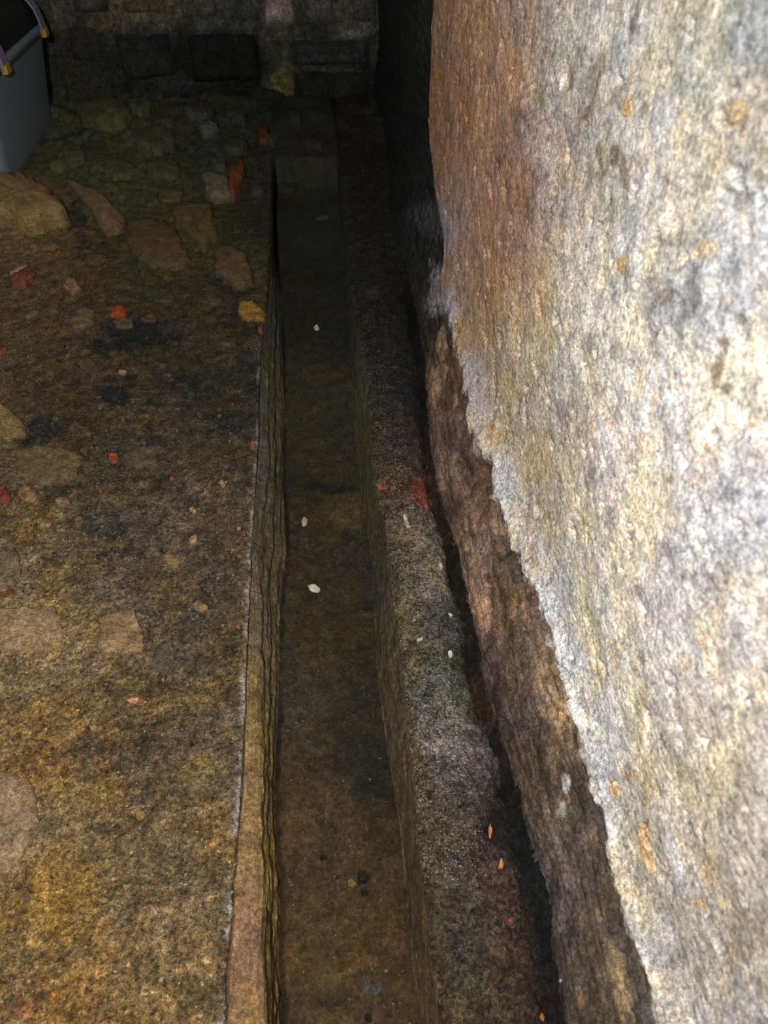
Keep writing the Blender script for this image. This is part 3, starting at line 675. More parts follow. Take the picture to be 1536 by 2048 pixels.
[0.3989,0.2104,-5.5735,40.1773,-28.3466,-10.1729,0.514,0.499,0.485,0.7],
[0.3344,0.211,-4.0162,36.7837,-26.9313,-7.888,0.491,0.463,0.436,0.65],
[0.2761,0.2118,-4.4889,40.0444,-29.7883,-6.9057,0.473,0.446,0.408,0.6],
[0.2233,0.2122,-4.8415,37.1984,-32.8111,-5.8151,0.472,0.446,0.409,0.6],
[1.3829,0.2041,-7.094,34.1726,-10.5096,-15.4864,0.78,0.688,0.62,0.5],
[0.7673,0.3751,-48.441,-10.1294,-32.4628,-44.7024,0.78,0.695,0.559,0.5],
[0.6127,0.621,0.8533,38.965,-66.6411,-56.2741,0.78,0.728,0.664,0.5],
[0.7002,0.4783,-3.065,29.2834,-81.4544,-74.8072,0.407,0.383,0.372,0.5],
[0.5058,0.5533,-38.7006,-0.2728,-69.7285,-93.5448,0.441,0.412,0.404,0.5],
[0.6041,0.4852,-33.7229,22.9171,-40.6047,-41.6984,0.78,0.699,0.57,0.5],
[0.5172,0.6925,-29.2041,21.3247,-57.1638,-76.3699,0.406,0.391,0.376,0.4],
[0.6382,0.7,-43.4186,8.6382,-31.0332,-61.1258,0.301,0.293,0.285,0.5],
[0.8115,0.5442,-26.268,16.9061,-33.3997,-50.4078,0.268,0.266,0.264,0.45],
[0.7323,0.5898,-27.8936,18.6098,-60.125,-89.5073,0.264,0.254,0.244,0.4],
[0.4042,0.4868,-4.3789,31.622,-119.4318,-60.3448,0.363,0.327,0.31,0.4],
[0.4314,0.3843,-1.4443,29.6427,-124.2435,-58.9599,0.347,0.327,0.317,0.45],
[0.3639,0.5585,-39.9601,29.6564,-96.896,-69.9979,0.381,0.348,0.333,0.4],
[0.8626,0.8654,-41.9201,28.4877,-27.5004,-104.3142,0.278,0.235,0.182,0.5],
[0.7051,0.8868,-42.4939,-11.3694,-12.7572,-83.0137,0.569,0.551,0.512,0.5],
[0.6228,0.8806,-53.5045,-27.2384,-16.108,-161.4114,0.289,0.283,0.277,0.5],
[0.7421,0.9214,-50.79,36.3993,-24.4777,-105.4717,0.313,0.306,0.291,0.4],
[0.9496,0.8632,-52.965,-29.9596,-6.8738,-48.9385,0.236,0.179,0.118,0.6],
[0.9679,0.8214,-45.3464,-1.7144,-12.4007,-54.2629,0.282,0.193,0.109,0.6],
[0.8843,0.8032,-40.4981,66.2106,-20.1835,-52.0982,0.184,0.142,0.1,0.6],
[0.8096,0.8125,-33.4867,75.4683,-20.2476,-45.033,0.241,0.169,0.1,0.65],
[0.839,0.8179,-71.4541,48.4161,-31.8585,-97.8345,0.109,0.088,0.069,0.6],
[0.858,0.9341,-146.8071,-9.2869,-7.792,-63.2108,0.115,0.09,0.068,0.65],
[0.7796,0.8807,-100.3738,70.3849,-44.1241,-162.365,0.103,0.084,0.075,0.6],
[0.8278,0.8676,-78.0651,14.3362,-22.2676,-99.2789,0.663,0.463,0.234,0.7],
[0.988,0.745,-51.1205,32.358,-28.2045,-80.6673,0.78,0.536,0.289,0.5],
[0.5953,0.9257,-58.5874,-29.3439,-4.9628,-113.6044,0.409,0.283,0.146,0.75],
[0.6095,0.927,-123.9602,92.8065,-48.9217,-180.0191,0.263,0.181,0.096,0.6],
[0.7554,0.7332,-48.9294,33.441,-46.3875,-98.9615,0.765,0.546,0.307,0.8],
[0.595,0.8215,-11.3405,67.1703,-97.183,-117.9657,0.515,0.405,0.243,0.7],
[0.6234,0.7903,-10.7052,79.0389,-129.0141,-153.8289,0.19,0.135,0.075,0.7],
[0.6336,0.761,-7.9093,73.7675,-106.0012,-120.8051,0.235,0.166,0.088,0.6],
[0.6662,0.7598,-100.6833,-18.7978,-32.6903,-100.5676,0.183,0.142,0.102,0.5],
[0.5952,0.7759,-61.834,3.3818,-13.8564,-36.4325,0.151,0.131,0.112,0.55],
[0.5138,0.7537,-77.8445,17.7241,-27.5069,-54.8158,0.149,0.108,0.059,0.85],
[0.5133,0.7796,-144.0669,72.7081,-67.3984,-125.9802,0.142,0.103,0.056,0.7],
[0.4998,0.7484,-42.1498,31.3287,-86.5145,-129.6778,0.161,0.119,0.067,0.8],
[0.8059,0.6061,-28.5207,18.6385,-38.6019,-65.1222,0.281,0.289,0.288,0.5],
[0.7177,0.6522,-39.9552,27.1524,-36.6805,-61.0142,0.198,0.204,0.21,0.5],
[0.8249,0.4873,-3.6549,35.7658,-31.6547,-35.109,0.339,0.262,0.301,0.6],
[0.7802,0.4956,-20.7973,13.3851,-35.5745,-47.527,0.382,0.302,0.333,0.4],
[0.7237,0.5303,-67.4317,44.5392,-45.3107,-59.7303,0.78,0.565,0.374,0.7],
[1.1649,0.2083,-17.3454,37.7895,-28.4834,-38.9073,0.78,0.401,0.175,0.7],
[0.9253,0.2312,-18.3044,60.9676,-16.6646,-16.6894,0.78,0.509,0.26,0.8],
[0.8245,0.2042,-8.782,73.0261,-23.628,-18.7412,0.78,0.503,0.26,0.4],
[0.8141,0.7408,-82.2,6.2926,-24.7315,-68.7243,0.338,0.264,0.163,0.6],
[0.871,0.56,-19.6335,12.4275,-26.3635,-43.853,0.466,0.412,0.386,0.35],
[0.9589,0.5237,-23.9331,14.5805,-23.8187,-40.7557,0.555,0.446,0.324,0.4],
[1.2432,0.7302,-20.3737,11.6887,-15.7058,-53.9503,0.205,0.137,0.118,0.5],
[1.8129,0.6539,-14.8875,6.5296,-12.6259,-52.0811,0.534,0.313,0.236,0.5],
[1.7309,0.6174,-15.6626,7.0952,-9.5043,-34.6254,0.78,0.384,0.167,0.6],
[1.354,0.6502,-14.6039,7.8748,-13.3188,-40.9009,0.254,0.16,0.128,0.55],
[1.399,0.6522,-22.2782,11.7975,-18.9693,-60.4241,0.78,0.475,0.25,0.5],
[1.3211,0.6286,-34.0174,18.5018,-30.3397,-86.7741,0.78,0.445,0.182,0.6],
[1.9085,0.5365,-18.3357,7.463,-7.444,-25.5706,0.46,0.265,0.191,0.5],
[1.179,0.7885,-40.9846,24.4222,-13.3564,-51.7156,0.612,0.374,0.227,0.5],
[1.9327,0.2766,-7.8791,2.9986,-5.3103,-12.6399,0.78,0.681,0.753,0.6],
[1.6481,0.1762,-5.6479,28.4371,-8.4225,-14.7298,0.78,0.708,0.77,0.6],
[1.335,0.2102,-11.8082,52.6656,-9.131,-13.0931,0.78,0.703,0.702,0.5],
[0.9803,0.2051,-3.7907,17.6716,-13.0852,-13.3082,0.78,0.755,0.776,0.45],
[0.4807,0.2746,-9.6047,38.8939,-25.5098,-13.0929,0.78,0.771,0.779,0.7],
[0.4448,0.2788,-44.4137,30.3547,-69.9805,-40.2265,0.78,0.772,0.78,0.6],
[0.3472,0.3506,-1.2225,56.2598,-33.2428,-11.7808,0.711,0.685,0.676,0.5],
[0.3101,0.3185,-23.8508,56.376,-47.2592,-16.5344,0.78,0.753,0.743,0.6],
[0.2923,0.3132,-52.1673,37.5349,-101.8066,-41.3546,0.78,0.754,0.745,0.6],
[0.345,0.2504,-13.1783,41.6327,-40.9707,-14.6111,0.78,0.531,0.293,0.85],
[0.4264,0.2244,-26.0059,84.422,-90.2648,-39.4078,0.78,0.539,0.325,0.8],
[0.4093,0.2802,-54.5035,3.5029,-191.4845,-135.8012,0.752,0.534,0.312,0.7],
[0.2564,0.3268,-57.1731,41.6744,-199.9254,-73.3383,0.745,0.546,0.308,0.8],
[0.2658,0.373,-20.5175,34.9262,-68.456,-22.6657,0.508,0.386,0.239,0.5],
[0.5923,0.297,-21.4195,44.6002,-18.4204,-12.6708,0.78,0.669,0.491,0.5],
[0.6704,0.2852,-10.4775,31.1624,-19.3063,-14.5411,0.699,0.7,0.74,0.4],
[0.5269,0.3429,-50.7796,34.305,-45.6706,-33.4303,0.78,0.71,0.6,0.5],
[0.5249,0.4717,-37.8894,26.3115,-116.2236,-102.1396,0.327,0.23,0.254,0.4],
[0.4168,0.6012,-35.5185,26.1963,-96.3779,-85.8056,0.291,0.227,0.241,0.4],
[0.4526,0.5174,-18.563,13.3035,-53.3314,-43.9185,0.462,0.401,0.393,0.35],
[0.3322,0.5159,-36.5503,27.1258,-51.3165,-31.5817,0.276,0.239,0.219,0.35],
[0.4329,0.691,-35.242,26.385,-118.6558,-133.4949,0.247,0.242,0.256,0.5],
[0.5058,0.6445,-14.1028,21.9743,-129.1382,-128.5001,0.634,0.557,0.443,0.4],
[0.6823,0.7825,-4.9133,40.4204,-81.8605,-106.6113,0.473,0.435,0.378,0.3],
[0.5263,0.6015,-80.4345,20.9188,-20.5583,-26.7164,0.736,0.662,0.542,0.5],
[0.5293,0.6244,-84.4323,60.5095,-151.9873,-177.8529,0.2,0.146,0.092,0.6],
[0.444,0.5842,-93.8948,68.4415,-181.7131,-166.0336,0.173,0.14,0.129,0.6],
[0.566,0.8926,-57.103,-24.0858,-16.096,-176.6643,0.239,0.246,0.254,0.5],
[0.5737,0.9251,-60.8787,46.0687,-43.1666,-148.2795,0.214,0.215,0.222,0.5],
[0.6212,0.9658,-51.0408,-9.0611,-6.8224,-107.9311,0.172,0.182,0.199,0.5],
[0.804,0.9156,-28.2081,-11.5774,-12.7012,-120.3253,0.666,0.632,0.573,0.4],
[0.6973,0.9392,-12.4936,48.7845,-70.5811,-144.7371,0.495,0.489,0.463,0.4],
[0.9315,0.9157,-27.8907,18.7268,-13.8534,-72.0546,0.733,0.722,0.681,0.4]],"back":[[-0.1551,0.0511,20.2746,-5.8176,-2.0347,-11.0324,0.241,0.227,0.1,0.7],
[-0.0332,0.2296,42.5733,-3.068,-0.5374,-30.3209,0.191,0.178,0.108,0.6],
[-0.9664,0.3316,17.2515,-4.3365,-0.8152,-51.117,0.224,0.196,0.11,0.6],
[-0.7505,0.3998,9.0248,-1.9221,-0.3786,-26.168,0.25,0.191,0.118,0.5],
[-1.1341,0.3672,25.2472,-7.2022,-0.7931,-51.9632,0.17,0.199,0.175,0.6],
[-0.4852,0.318,19.9929,-3.1832,-0.5072,-31.5597,0.139,0.151,0.13,0.6],
[0.1923,0.2809,14.0513,2.4315,11.0027,-81.3049,0.303,0.255,0.17,0.6],
[0.0916,0.1328,6.899,-1.0094,-7.5711,-77.2737,0.12,0.119,0.099,0.5],
[-0.5331,0.0917,10.4855,-2.7062,-5.794,-57.0211,0.082,0.094,0.085,0.5],
[-0.7384,0.1279,11.0743,-6.7131,-9.6987,-25.8574,0.074,0.081,0.072,0.5]]}
STONES = [["stone","ground",[[-1.2434,3.0928],[-1.2112,3.1105],[-1.1363,3.1093],[-1.0485,3.0311],[-0.9424,2.883],[-0.8869,2.788],[-0.8763,2.7051],[-0.9201,2.6962],[-0.9688,2.6671],[-0.9923,2.6405],[-1.0406,2.7064],[-1.1543,2.7756]],[0.5,0.322,0.137],0.07]
,["stone","ground",[[-0.9616,3.1257],[-0.8766,3.0771],[-0.7949,2.9654],[-0.7177,2.8183],[-0.6781,2.7353],[-0.6655,2.6128],[-0.7186,2.6012],[-0.7688,2.7129],[-0.8195,2.8451],[-0.8894,2.9734]],[0.401,0.247,0.133],0.02]
,["stone","ground",[[-0.6803,2.7054],[-0.6383,2.7581],[-0.5596,2.7427],[-0.4999,2.6606],[-0.4611,2.5357],[-0.4154,2.3711],[-0.4745,2.3373],[-0.56,2.3834],[-0.6242,2.4956]],[0.21,0.148,0.065],0.015]
,["stone","ground",[[-0.5162,2.8702],[-0.392,2.8786],[-0.3506,2.5861],[-0.3849,2.4753],[-0.4437,2.594],[-0.5156,2.739]],[0.228,0.161,0.063],0.02]
,["stone","ground",[[-0.3488,2.4722],[-0.3039,2.5107],[-0.2453,2.4222],[-0.2107,2.2771],[-0.2241,2.192],[-0.2674,2.186],[-0.3357,2.2979]],[0.215,0.146,0.075],0.016],["brick","ground",[[-0.963,2.3205],[-0.9256,2.3895],[-0.8853,2.3308],[-0.9075,2.2498],[-0.9443,2.2659]],[0.319,0.105,0.049],0.02]
,["stone","ground",[[-0.9657,2.3308],[-0.9513,2.3812],[-0.9292,2.4039],[-0.9198,2.3785],[-0.9423,2.3458],[-0.9551,2.3131]],[0.5,0.393,0.327],0.022]
,["stone","ground",[[-0.7909,2.2529],[-0.7901,2.3126],[-0.7639,2.3036],[-0.7287,2.225],[-0.7485,2.1917]],[0.473,0.294,0.161],0.01]
,["stone","ground",[[-0.7255,2.026],[-0.7173,2.0887],[-0.699,2.126],[-0.6662,2.0962],[-0.6548,2.02],[-0.6769,1.9911],[-0.7089,1.9994]],[0.268,0.183,0.091],0.01],["brick","ground",[[-0.6185,2.0599],[-0.6147,2.1128],[-0.5938,2.1261],[-0.5763,2.0976],[-0.5697,2.0558]],[0.5,0.101,0.036],0.012]
,["stone","ground",[[-0.6065,2.0473],[-0.5493,2.0425],[-0.5387,1.9905],[-0.586,1.9834]],[0.216,0.153,0.094],0.006]
,["stone","ground",[[-0.2517,2.1155],[-0.2152,2.1217],[-0.1705,2.0513],[-0.1733,1.9991],[-0.2199,1.9945],[-0.254,2.0495]],[0.491,0.292,0.06],0.008]
,["stone","ground",[[-0.4456,3.1189],[-0.3394,3.0888],[-0.3197,2.8867],[-0.406,2.894]],[0.294,0.244,0.155],0.03],["brick","ground",[[-0.3421,3.1316],[-0.2894,3.2489],[-0.2767,3.1046],[-0.3069,2.8856],[-0.3225,2.8727]],[0.348,0.11,0.05],0.03],["brick","ground",[[-0.2438,3.617],[-0.2011,3.6542],[-0.1941,3.4565],[-0.2338,3.4473]],[0.212,0.073,0.038],0.03]
,["stone","ground",[[-0.8253,1.6482],[-0.7779,1.6146],[-0.7338,1.5575],[-0.7118,1.5064],[-0.7448,1.4882],[-0.7819,1.4913]],[0.337,0.233,0.096],0.012]
,["stone","ground",[[-0.7292,1.4458],[-0.682,1.4678],[-0.6124,1.4488],[-0.5694,1.4195],[-0.5659,1.3799],[-0.5773,1.3243],[-0.6356,1.3225],[-0.6974,1.365]],[0.197,0.142,0.069],0.008]
,["stone","ground",[[-0.4796,1.4174],[-0.447,1.4479],[-0.4027,1.4311],[-0.3958,1.3779],[-0.4345,1.3618],[-0.4653,1.3838]],[0.148,0.109,0.066],0.006],["brick","ground",[[-0.5098,1.4108],[-0.5055,1.425],[-0.493,1.424],[-0.4849,1.4087],[-0.4887,1.3911],[-0.5024,1.394]],[0.426,0.101,0.041],0.008],["brick","ground",[[-0.7357,1.3244],[-0.7176,1.3278],[-0.6878,1.2829],[-0.6941,1.2675],[-0.7219,1.2746]],[0.238,0.057,0.027],0.006],["brick","ground",[[-0.9038,1.9322],[-0.8806,1.925],[-0.86,1.8974],[-0.8584,1.8718],[-0.8864,1.8692]],[0.354,0.089,0.044],0.008]
,["stone","ground",[[-0.6842,1.3134],[-0.6634,1.3232],[-0.6405,1.3032],[-0.6319,1.267],[-0.6519,1.264],[-0.6744,1.2834]],[0.298,0.184,0.083],0.008]
,["stone","ground",[[-0.5938,1.2638],[-0.5832,1.2773],[-0.5588,1.2608],[-0.5604,1.2437],[-0.5794,1.2406]],[0.373,0.246,0.127],0.008]
,["stone","ground",[[-0.6158,1.1995],[-0.6026,1.2119],[-0.5795,1.1905],[-0.588,1.175],[-0.6044,1.1808]],[0.329,0.214,0.101],0.006]
,["stone","ground",[[-0.6919,1.131],[-0.6294,1.1146],[-0.6113,1.0581],[-0.6151,1.0327],[-0.6596,1.0163]],[0.22,0.161,0.091],0.01],["brick","ground",[[-0.6401,1.0121],[-0.6197,1.0217],[-0.6142,1.0112],[-0.6343,1.0042]],[0.199,0.055,0.026],0.004]
,["stone","ground",[[-0.6427,0.9721],[-0.5753,0.9724],[-0.5303,0.9698],[-0.5084,0.9395],[-0.5042,0.9115],[-0.4933,0.8771],[-0.5068,0.8641],[-0.6145,0.8711]],[0.321,0.228,0.122],0.007]
,["stone","ground",[[-0.4439,0.934],[-0.3956,0.9584],[-0.3829,0.9525],[-0.3631,0.9098],[-0.3546,0.8808],[-0.3507,0.8466],[-0.384,0.8451],[-0.4268,0.8498]],[0.299,0.198,0.098],0.008]
,["stone","ground",[[-0.2759,0.9507],[-0.2622,0.9617],[-0.2419,0.9382],[-0.2553,0.9251],[-0.2698,0.9346]],[0.299,0.212,0.096],0.01]
,["stone","ground",[[-0.3109,1.2179],[-0.3001,1.2248],[-0.2894,1.2099],[-0.2978,1.1998]],[0.451,0.303,0.149],0.007]
,["stone","ground",[[-0.3016,1.1248],[-0.2847,1.1362],[-0.28,1.1172],[-0.2928,1.1056]],[0.373,0.246,0.128],0.007]
,["stone","ground",[[-0.3664,0.7551],[-0.3558,0.761],[-0.3428,0.756],[-0.3478,0.7458],[-0.3626,0.7471]],[0.484,0.234,0.146],0.004]
,["stone","ground",[[-0.4164,0.7058],[-0.4065,0.7123],[-0.3998,0.7017],[-0.4092,0.6971]],[0.299,0.198,0.091],0.005]
,["stone","ground",[[-0.5512,0.644],[-0.5088,0.628],[-0.4814,0.6167],[-0.4684,0.5869],[-0.4582,0.5471],[-0.4619,0.5153],[-0.4835,0.4919],[-0.5057,0.4808]],[0.264,0.186,0.113],0.007]
,["stone","ground",[[-0.3517,1.0884],[-0.3133,1.0851],[-0.3067,1.0601],[-0.324,1.0509],[-0.3452,1.0674]],[0.245,0.17,0.079],0.004]
,["stone","ground",[[-0.3319,0.8547],[-0.3084,0.8692],[-0.2985,0.8136],[-0.309,0.795],[-0.3338,0.8239]],[0.103,0.083,0.065],0.003],["brick","ground",[[-0.3636,1.3299],[-0.3526,1.3289],[-0.3508,1.3135],[-0.3594,1.3126]],[0.422,0.107,0.051],0.005],["brick","ground",[[-0.5088,1.2953],[-0.5013,1.2947],[-0.4995,1.2847],[-0.5059,1.2853]],[0.339,0.085,0.04],0.004],["brick","ground",[[-0.1931,0.9],[-0.1859,0.8994],[-0.1854,0.8902],[-0.1917,0.8907]],[0.302,0.101,0.043],0.004],["brick","ground",[[-0.1906,1.9667],[-0.1764,1.9599],[-0.1769,1.9296],[-0.1881,1.9332]],[0.397,0.113,0.051],0.006],["brick","ground",[[-0.1882,1.4335],[-0.1776,1.4288],[-0.1757,1.4082],[-0.1861,1.4109]],[0.28,0.105,0.06],0.005],["brick","ground",[[-0.2668,0.4287],[-0.2589,0.43],[-0.2542,0.4244],[-0.2592,0.4209],[-0.2654,0.4227]],[0.143,0.064,0.025],0.004]
,["stone","ground",[[-0.2041,1.1543],[-0.196,1.1536],[-0.1965,1.1433],[-0.2046,1.144]],[0.445,0.282,0.125],0.004]
,["stone","ground",[[-0.2518,1.2951],[-0.244,1.3079],[-0.2358,1.2821],[-0.2418,1.2743]],[0.444,0.304,0.153],0.005]
,["stone","ground",[[-0.3555,0.4394],[-0.3483,0.4441],[-0.3374,0.4353],[-0.3421,0.4318],[-0.3518,0.4339]],[0.237,0.167,0.068],0.004]
,["stone","ground",[[-0.3222,0.5575],[-0.3078,0.5586],[-0.3029,0.5445],[-0.3155,0.5418]],[0.249,0.152,0.054],0.004]
,["stone","ground",[[-0.2094,0.5011],[-0.201,0.5033],[-0.1976,0.4958],[-0.206,0.4944]],[0.391,0.21,0.074],0.004]
,["stone","ground",[[-0.2553,0.5879],[-0.2305,0.5947],[-0.2156,0.579],[-0.2244,0.5686],[-0.247,0.5721]],[0.12,0.083,0.04],0.004]
,["stone","ground",[[-0.601,1.7456],[-0.6492,1.7973],[-0.67,1.8358],[-0.6379,1.8456],[-0.5969,1.7929]],[0.143,0.097,0.067],0.006]
,["stone","ground",[[-0.547,1.7718],[-0.5213,1.772],[-0.5261,1.7534],[-0.542,1.7571]],[0.438,0.309,0.216],0.006],["brick","ground",[[0.1843,1.2682],[0.1968,1.2705],[0.1983,1.2047],[0.1937,1.1767],[0.1842,1.1775],[0.1811,1.2222]],[0.28,0.081,0.041],0.008]
,["stone","wall",[[0.3693,0.2471],[0.3539,0.2691],[0.3291,0.2657],[0.3127,0.2502],[0.3164,0.2345],[0.3417,0.2364]],[0.78,0.527,0.3],0.0006]
,["stone","wall",[[0.4358,0.2225],[0.4303,0.2327],[0.4133,0.2312],[0.4162,0.2208],[0.427,0.2172]],[0.78,0.543,0.335],0.0006]
,["stone","wall",[[0.2635,0.3174],[0.2628,0.3305],[0.2556,0.3376],[0.2534,0.3313],[0.259,0.3183]],[0.779,0.567,0.322],0.0006]
,["stone","wall",[[0.8414,0.8687],[0.8217,0.8771],[0.8127,0.8685],[0.8221,0.8594],[0.8337,0.8599]],[0.678,0.469,0.237],0.0006]
,["stone","wall",[[0.6146,0.9167],[0.6095,0.927],[0.591,0.937],[0.5795,0.9328],[0.5896,0.9239],[0.6052,0.9152]],[0.428,0.309,0.174],0.0006]
,["stone","wall",[[0.7714,0.7313],[0.752,0.7431],[0.7377,0.7414],[0.7476,0.7267],[0.7629,0.7239]],[0.749,0.538,0.31],0.0006]
,["stone","wall",[[0.609,0.8152],[0.6001,0.827],[0.586,0.8307],[0.5838,0.8248],[0.6003,0.8139]],[0.515,0.417,0.265],0.0006]
,["stone","ground",[[-1.078,3.9438],[-1.0179,4.0167],[-0.9056,3.9521],[-0.8456,3.9035],[-0.8072,3.7627],[-0.8578,3.6807],[-0.9202,3.6516],[-1.0125,3.7292],[-1.0504,3.8152]],[0.185,0.162,0.087],0.05]
,["stone","ground",[[-0.6154,3.5724],[-0.5814,3.4989],[-0.5929,3.428],[-0.6332,3.3569],[-0.6824,3.3966],[-0.7415,3.4419],[-0.7419,3.5422],[-0.7283,3.6166],[-0.6806,3.6517]],[0.145,0.14,0.081],0.03]
,["stone","ground",[[-1.0385,3.4423],[-0.9889,3.4352],[-0.9478,3.3964],[-0.925,3.3412],[-0.9156,3.2893],[-0.9449,3.2523],[-0.9845,3.2484],[-1.0282,3.3118],[-1.0447,3.3787]],[0.168,0.148,0.088],0.03]
,["stone","ground",[[-0.6922,3.1825],[-0.724,3.1296],[-0.7719,3.1244],[-0.8197,3.1619],[-0.8358,3.2164],[-0.8369,3.2786],[-0.8032,3.3037],[-0.7477,3.2936],[-0.7162,3.2337]],[0.17,0.158,0.076],0.02]
,["stone","ground",[[-0.6676,3.2031],[-0.6598,3.2689],[-0.6204,3.2743],[-0.5702,3.2621],[-0.5477,3.2247],[-0.5286,3.1611],[-0.5545,3.1137],[-0.5992,3.1147],[-0.6346,3.1514]],[0.138,0.128,0.066],0.025]
,["stone","ground",[[-0.4611,3.7079],[-0.5102,3.7233],[-0.5643,3.7356],[-0.5841,3.8113],[-0.5884,3.8999],[-0.5512,3.9392],[-0.5078,3.9561],[-0.471,3.8775],[-0.4373,3.7955]],[0.106,0.108,0.075],0.04]
,["stone","ground",[[-0.8263,4.0212],[-0.7761,3.9964],[-0.7438,3.956],[-0.7211,3.8957],[-0.7409,3.8264],[-0.7751,3.806],[-0.8176,3.8503],[-0.8515,3.9104],[-0.844,3.9734]],[0.139,0.149,0.115],0.05]
,["stone","ground",[[-0.4198,3.5173],[-0.4483,3.5116],[-0.4802,3.5341],[-0.492,3.5689],[-0.5019,3.6142],[-0.4736,3.6409],[-0.4393,3.6357],[-0.4112,3.6045],[-0.4075,3.5593]],[0.197,0.219,0.187],0.03]
,["stone","ground",[[-0.337,3.3214],[-0.3719,3.3598],[-0.3943,3.4063],[-0.3802,3.449],[-0.3523,3.4787],[-0.316,3.4758],[-0.2863,3.4358],[-0.2819,3.3807],[-0.3036,3.3328]],[0.1,0.101,0.063],0.03]
,["stone","ground",[[-0.1184,3.3223],[-0.0922,3.2968],[-0.083,3.2613],[-0.1001,3.2334],[-0.1235,3.2159],[-0.1513,3.2328],[-0.1655,3.2592],[-0.1643,3.2906],[-0.1453,3.3166]],[0.056,0.057,0.04],0.015]
,["stone","ground",[[-0.034,3.4893],[-0.0021,3.5023],[0.0333,3.4748],[0.0416,3.4476],[0.0442,3.4114],[0.0162,3.3824],[-0.0165,3.3876],[-0.0413,3.4186],[-0.0452,3.4522]],[0.045,0.046,0.034],0.02]
,["stone","ground",[[0.0209,2.9721],[0.0012,2.97],[-0.018,2.9773],[-0.0201,2.9902],[-0.0104,3.0007],[0.0049,3.0052],[0.0233,3.0036],[0.0371,2.9891],[0.0386,2.9782]],[0.111,0.113,0.085],0.008]
,["stone","ground",[[-0.1211,3.7108],[-0.1163,3.7513],[-0.0882,3.7664],[-0.0625,3.7426],[-0.0551,3.7106],[-0.053,3.6658],[-0.0699,3.6431],[-0.0969,3.6377],[-0.1117,3.6755]],[0.05,0.051,0.037],0.02]
,["stone","ground",[[-0.5988,2.9772],[-0.5866,3.0226],[-0.5558,3.0223],[-0.5284,2.9996],[-0.4999,2.9609],[-0.5041,2.9143],[-0.5331,2.9031],[-0.5668,2.9039],[-0.5877,2.9372]],[0.188,0.149,0.075],0.015]
,["stone","ground",[[-0.5905,2.9324],[-0.5858,2.8997],[-0.5952,2.8711],[-0.6163,2.8594],[-0.6441,2.8904],[-0.6539,2.9183],[-0.656,2.9567],[-0.6325,2.9659],[-0.6131,2.9724]],[0.143,0.122,0.065],0.015]
,["stone","ground",[[-0.9159,2.5187],[-0.9524,2.5397],[-0.9763,2.58],[-0.9713,2.6143],[-0.9404,2.6308],[-0.9059,2.6245],[-0.8742,2.5889],[-0.8608,2.5484],[-0.8874,2.5266]],[0.256,0.172,0.086],0.01]
,["stone","ground",[[-0.6638,2.2485],[-0.6645,2.2738],[-0.6527,2.2942],[-0.6231,2.3015],[-0.5932,2.2843],[-0.573,2.2595],[-0.5852,2.2339],[-0.6077,2.2278],[-0.6384,2.2358]],[0.128,0.103,0.053],0.008]
,["stone","ground",[[-0.4648,2.1791],[-0.4487,2.1679],[-0.4342,2.1463],[-0.4477,2.1292],[-0.4675,2.1257],[-0.4867,2.1306],[-0.5075,2.1505],[-0.5004,2.1701],[-0.4899,2.1827]],[0.107,0.085,0.043],0.008]
,["stone","ground",[[-0.3001,2.1319],[-0.3088,2.1112],[-0.335,2.1026],[-0.3563,2.1148],[-0.379,2.1376],[-0.367,2.1592],[-0.3561,2.1711],[-0.3292,2.1726],[-0.3135,2.1581]],[0.122,0.099,0.047],0.008]
,["stone","ground",[[-0.8251,2.0973],[-0.832,2.0814],[-0.8463,2.0674],[-0.8738,2.0876],[-0.8842,2.1086],[-0.8869,2.134],[-0.8726,2.1464],[-0.8519,2.1468],[-0.8327,2.1245]],[0.207,0.153,0.083],0.008]
,["stone","ground",[[-0.5303,2.0354],[-0.525,2.0497],[-0.5108,2.0573],[-0.4916,2.0569],[-0.4812,2.0433],[-0.4752,2.027],[-0.4839,2.0133],[-0.4995,2.0153],[-0.5177,2.0224]],[0.161,0.116,0.06],0.008]
,["stone","ground",[[-0.6971,2.4172],[-0.7181,2.4041],[-0.7433,2.4083],[-0.7589,2.4343],[-0.7634,2.4614],[-0.7593,2.4864],[-0.7296,2.479],[-0.6992,2.4685],[-0.6873,2.4394]],[0.173,0.119,0.055],0.01]
,["stone","ground",[[-1.0567,3.2898],[-1.0409,3.3143],[-1.0131,3.3047],[-0.993,3.2826],[-0.9749,3.2417],[-0.9863,3.2101],[-1.0109,3.2069],[-1.0394,3.2222],[-1.0569,3.2592]],[0.267,0.198,0.102],0.02]
,["stone","ground",[[-0.2945,3.6862],[-0.299,3.6476],[-0.3291,3.648],[-0.3544,3.6469],[-0.3725,3.6939],[-0.367,3.7314],[-0.345,3.7547],[-0.3192,3.7568],[-0.2906,3.7233]],[0.078,0.079,0.061],0.03]
,["stone","ground",[[-0.3801,3.1659],[-0.3981,3.1746],[-0.412,3.2003],[-0.4161,3.2293],[-0.4008,3.254],[-0.3779,3.2499],[-0.3567,3.2254],[-0.3529,3.1982],[-0.3606,3.1676]],[0.101,0.103,0.075],0.03]
,["stone","ground",[[-0.2123,2.9244],[-0.2283,2.9187],[-0.2447,2.921],[-0.2531,2.9559],[-0.2501,2.9835],[-0.236,3.0061],[-0.2176,2.9933],[-0.2006,2.9761],[-0.1985,2.9418]],[0.108,0.1,0.065],0.02]
,["stone","ground",[[-0.1621,3.502],[-0.1526,3.4726],[-0.1685,3.4468],[-0.1841,3.4405],[-0.1999,3.4607],[-0.205,3.4847],[-0.2054,3.5212],[-0.1889,3.5294],[-0.1732,3.5278]],[0.115,0.105,0.065],0.03]
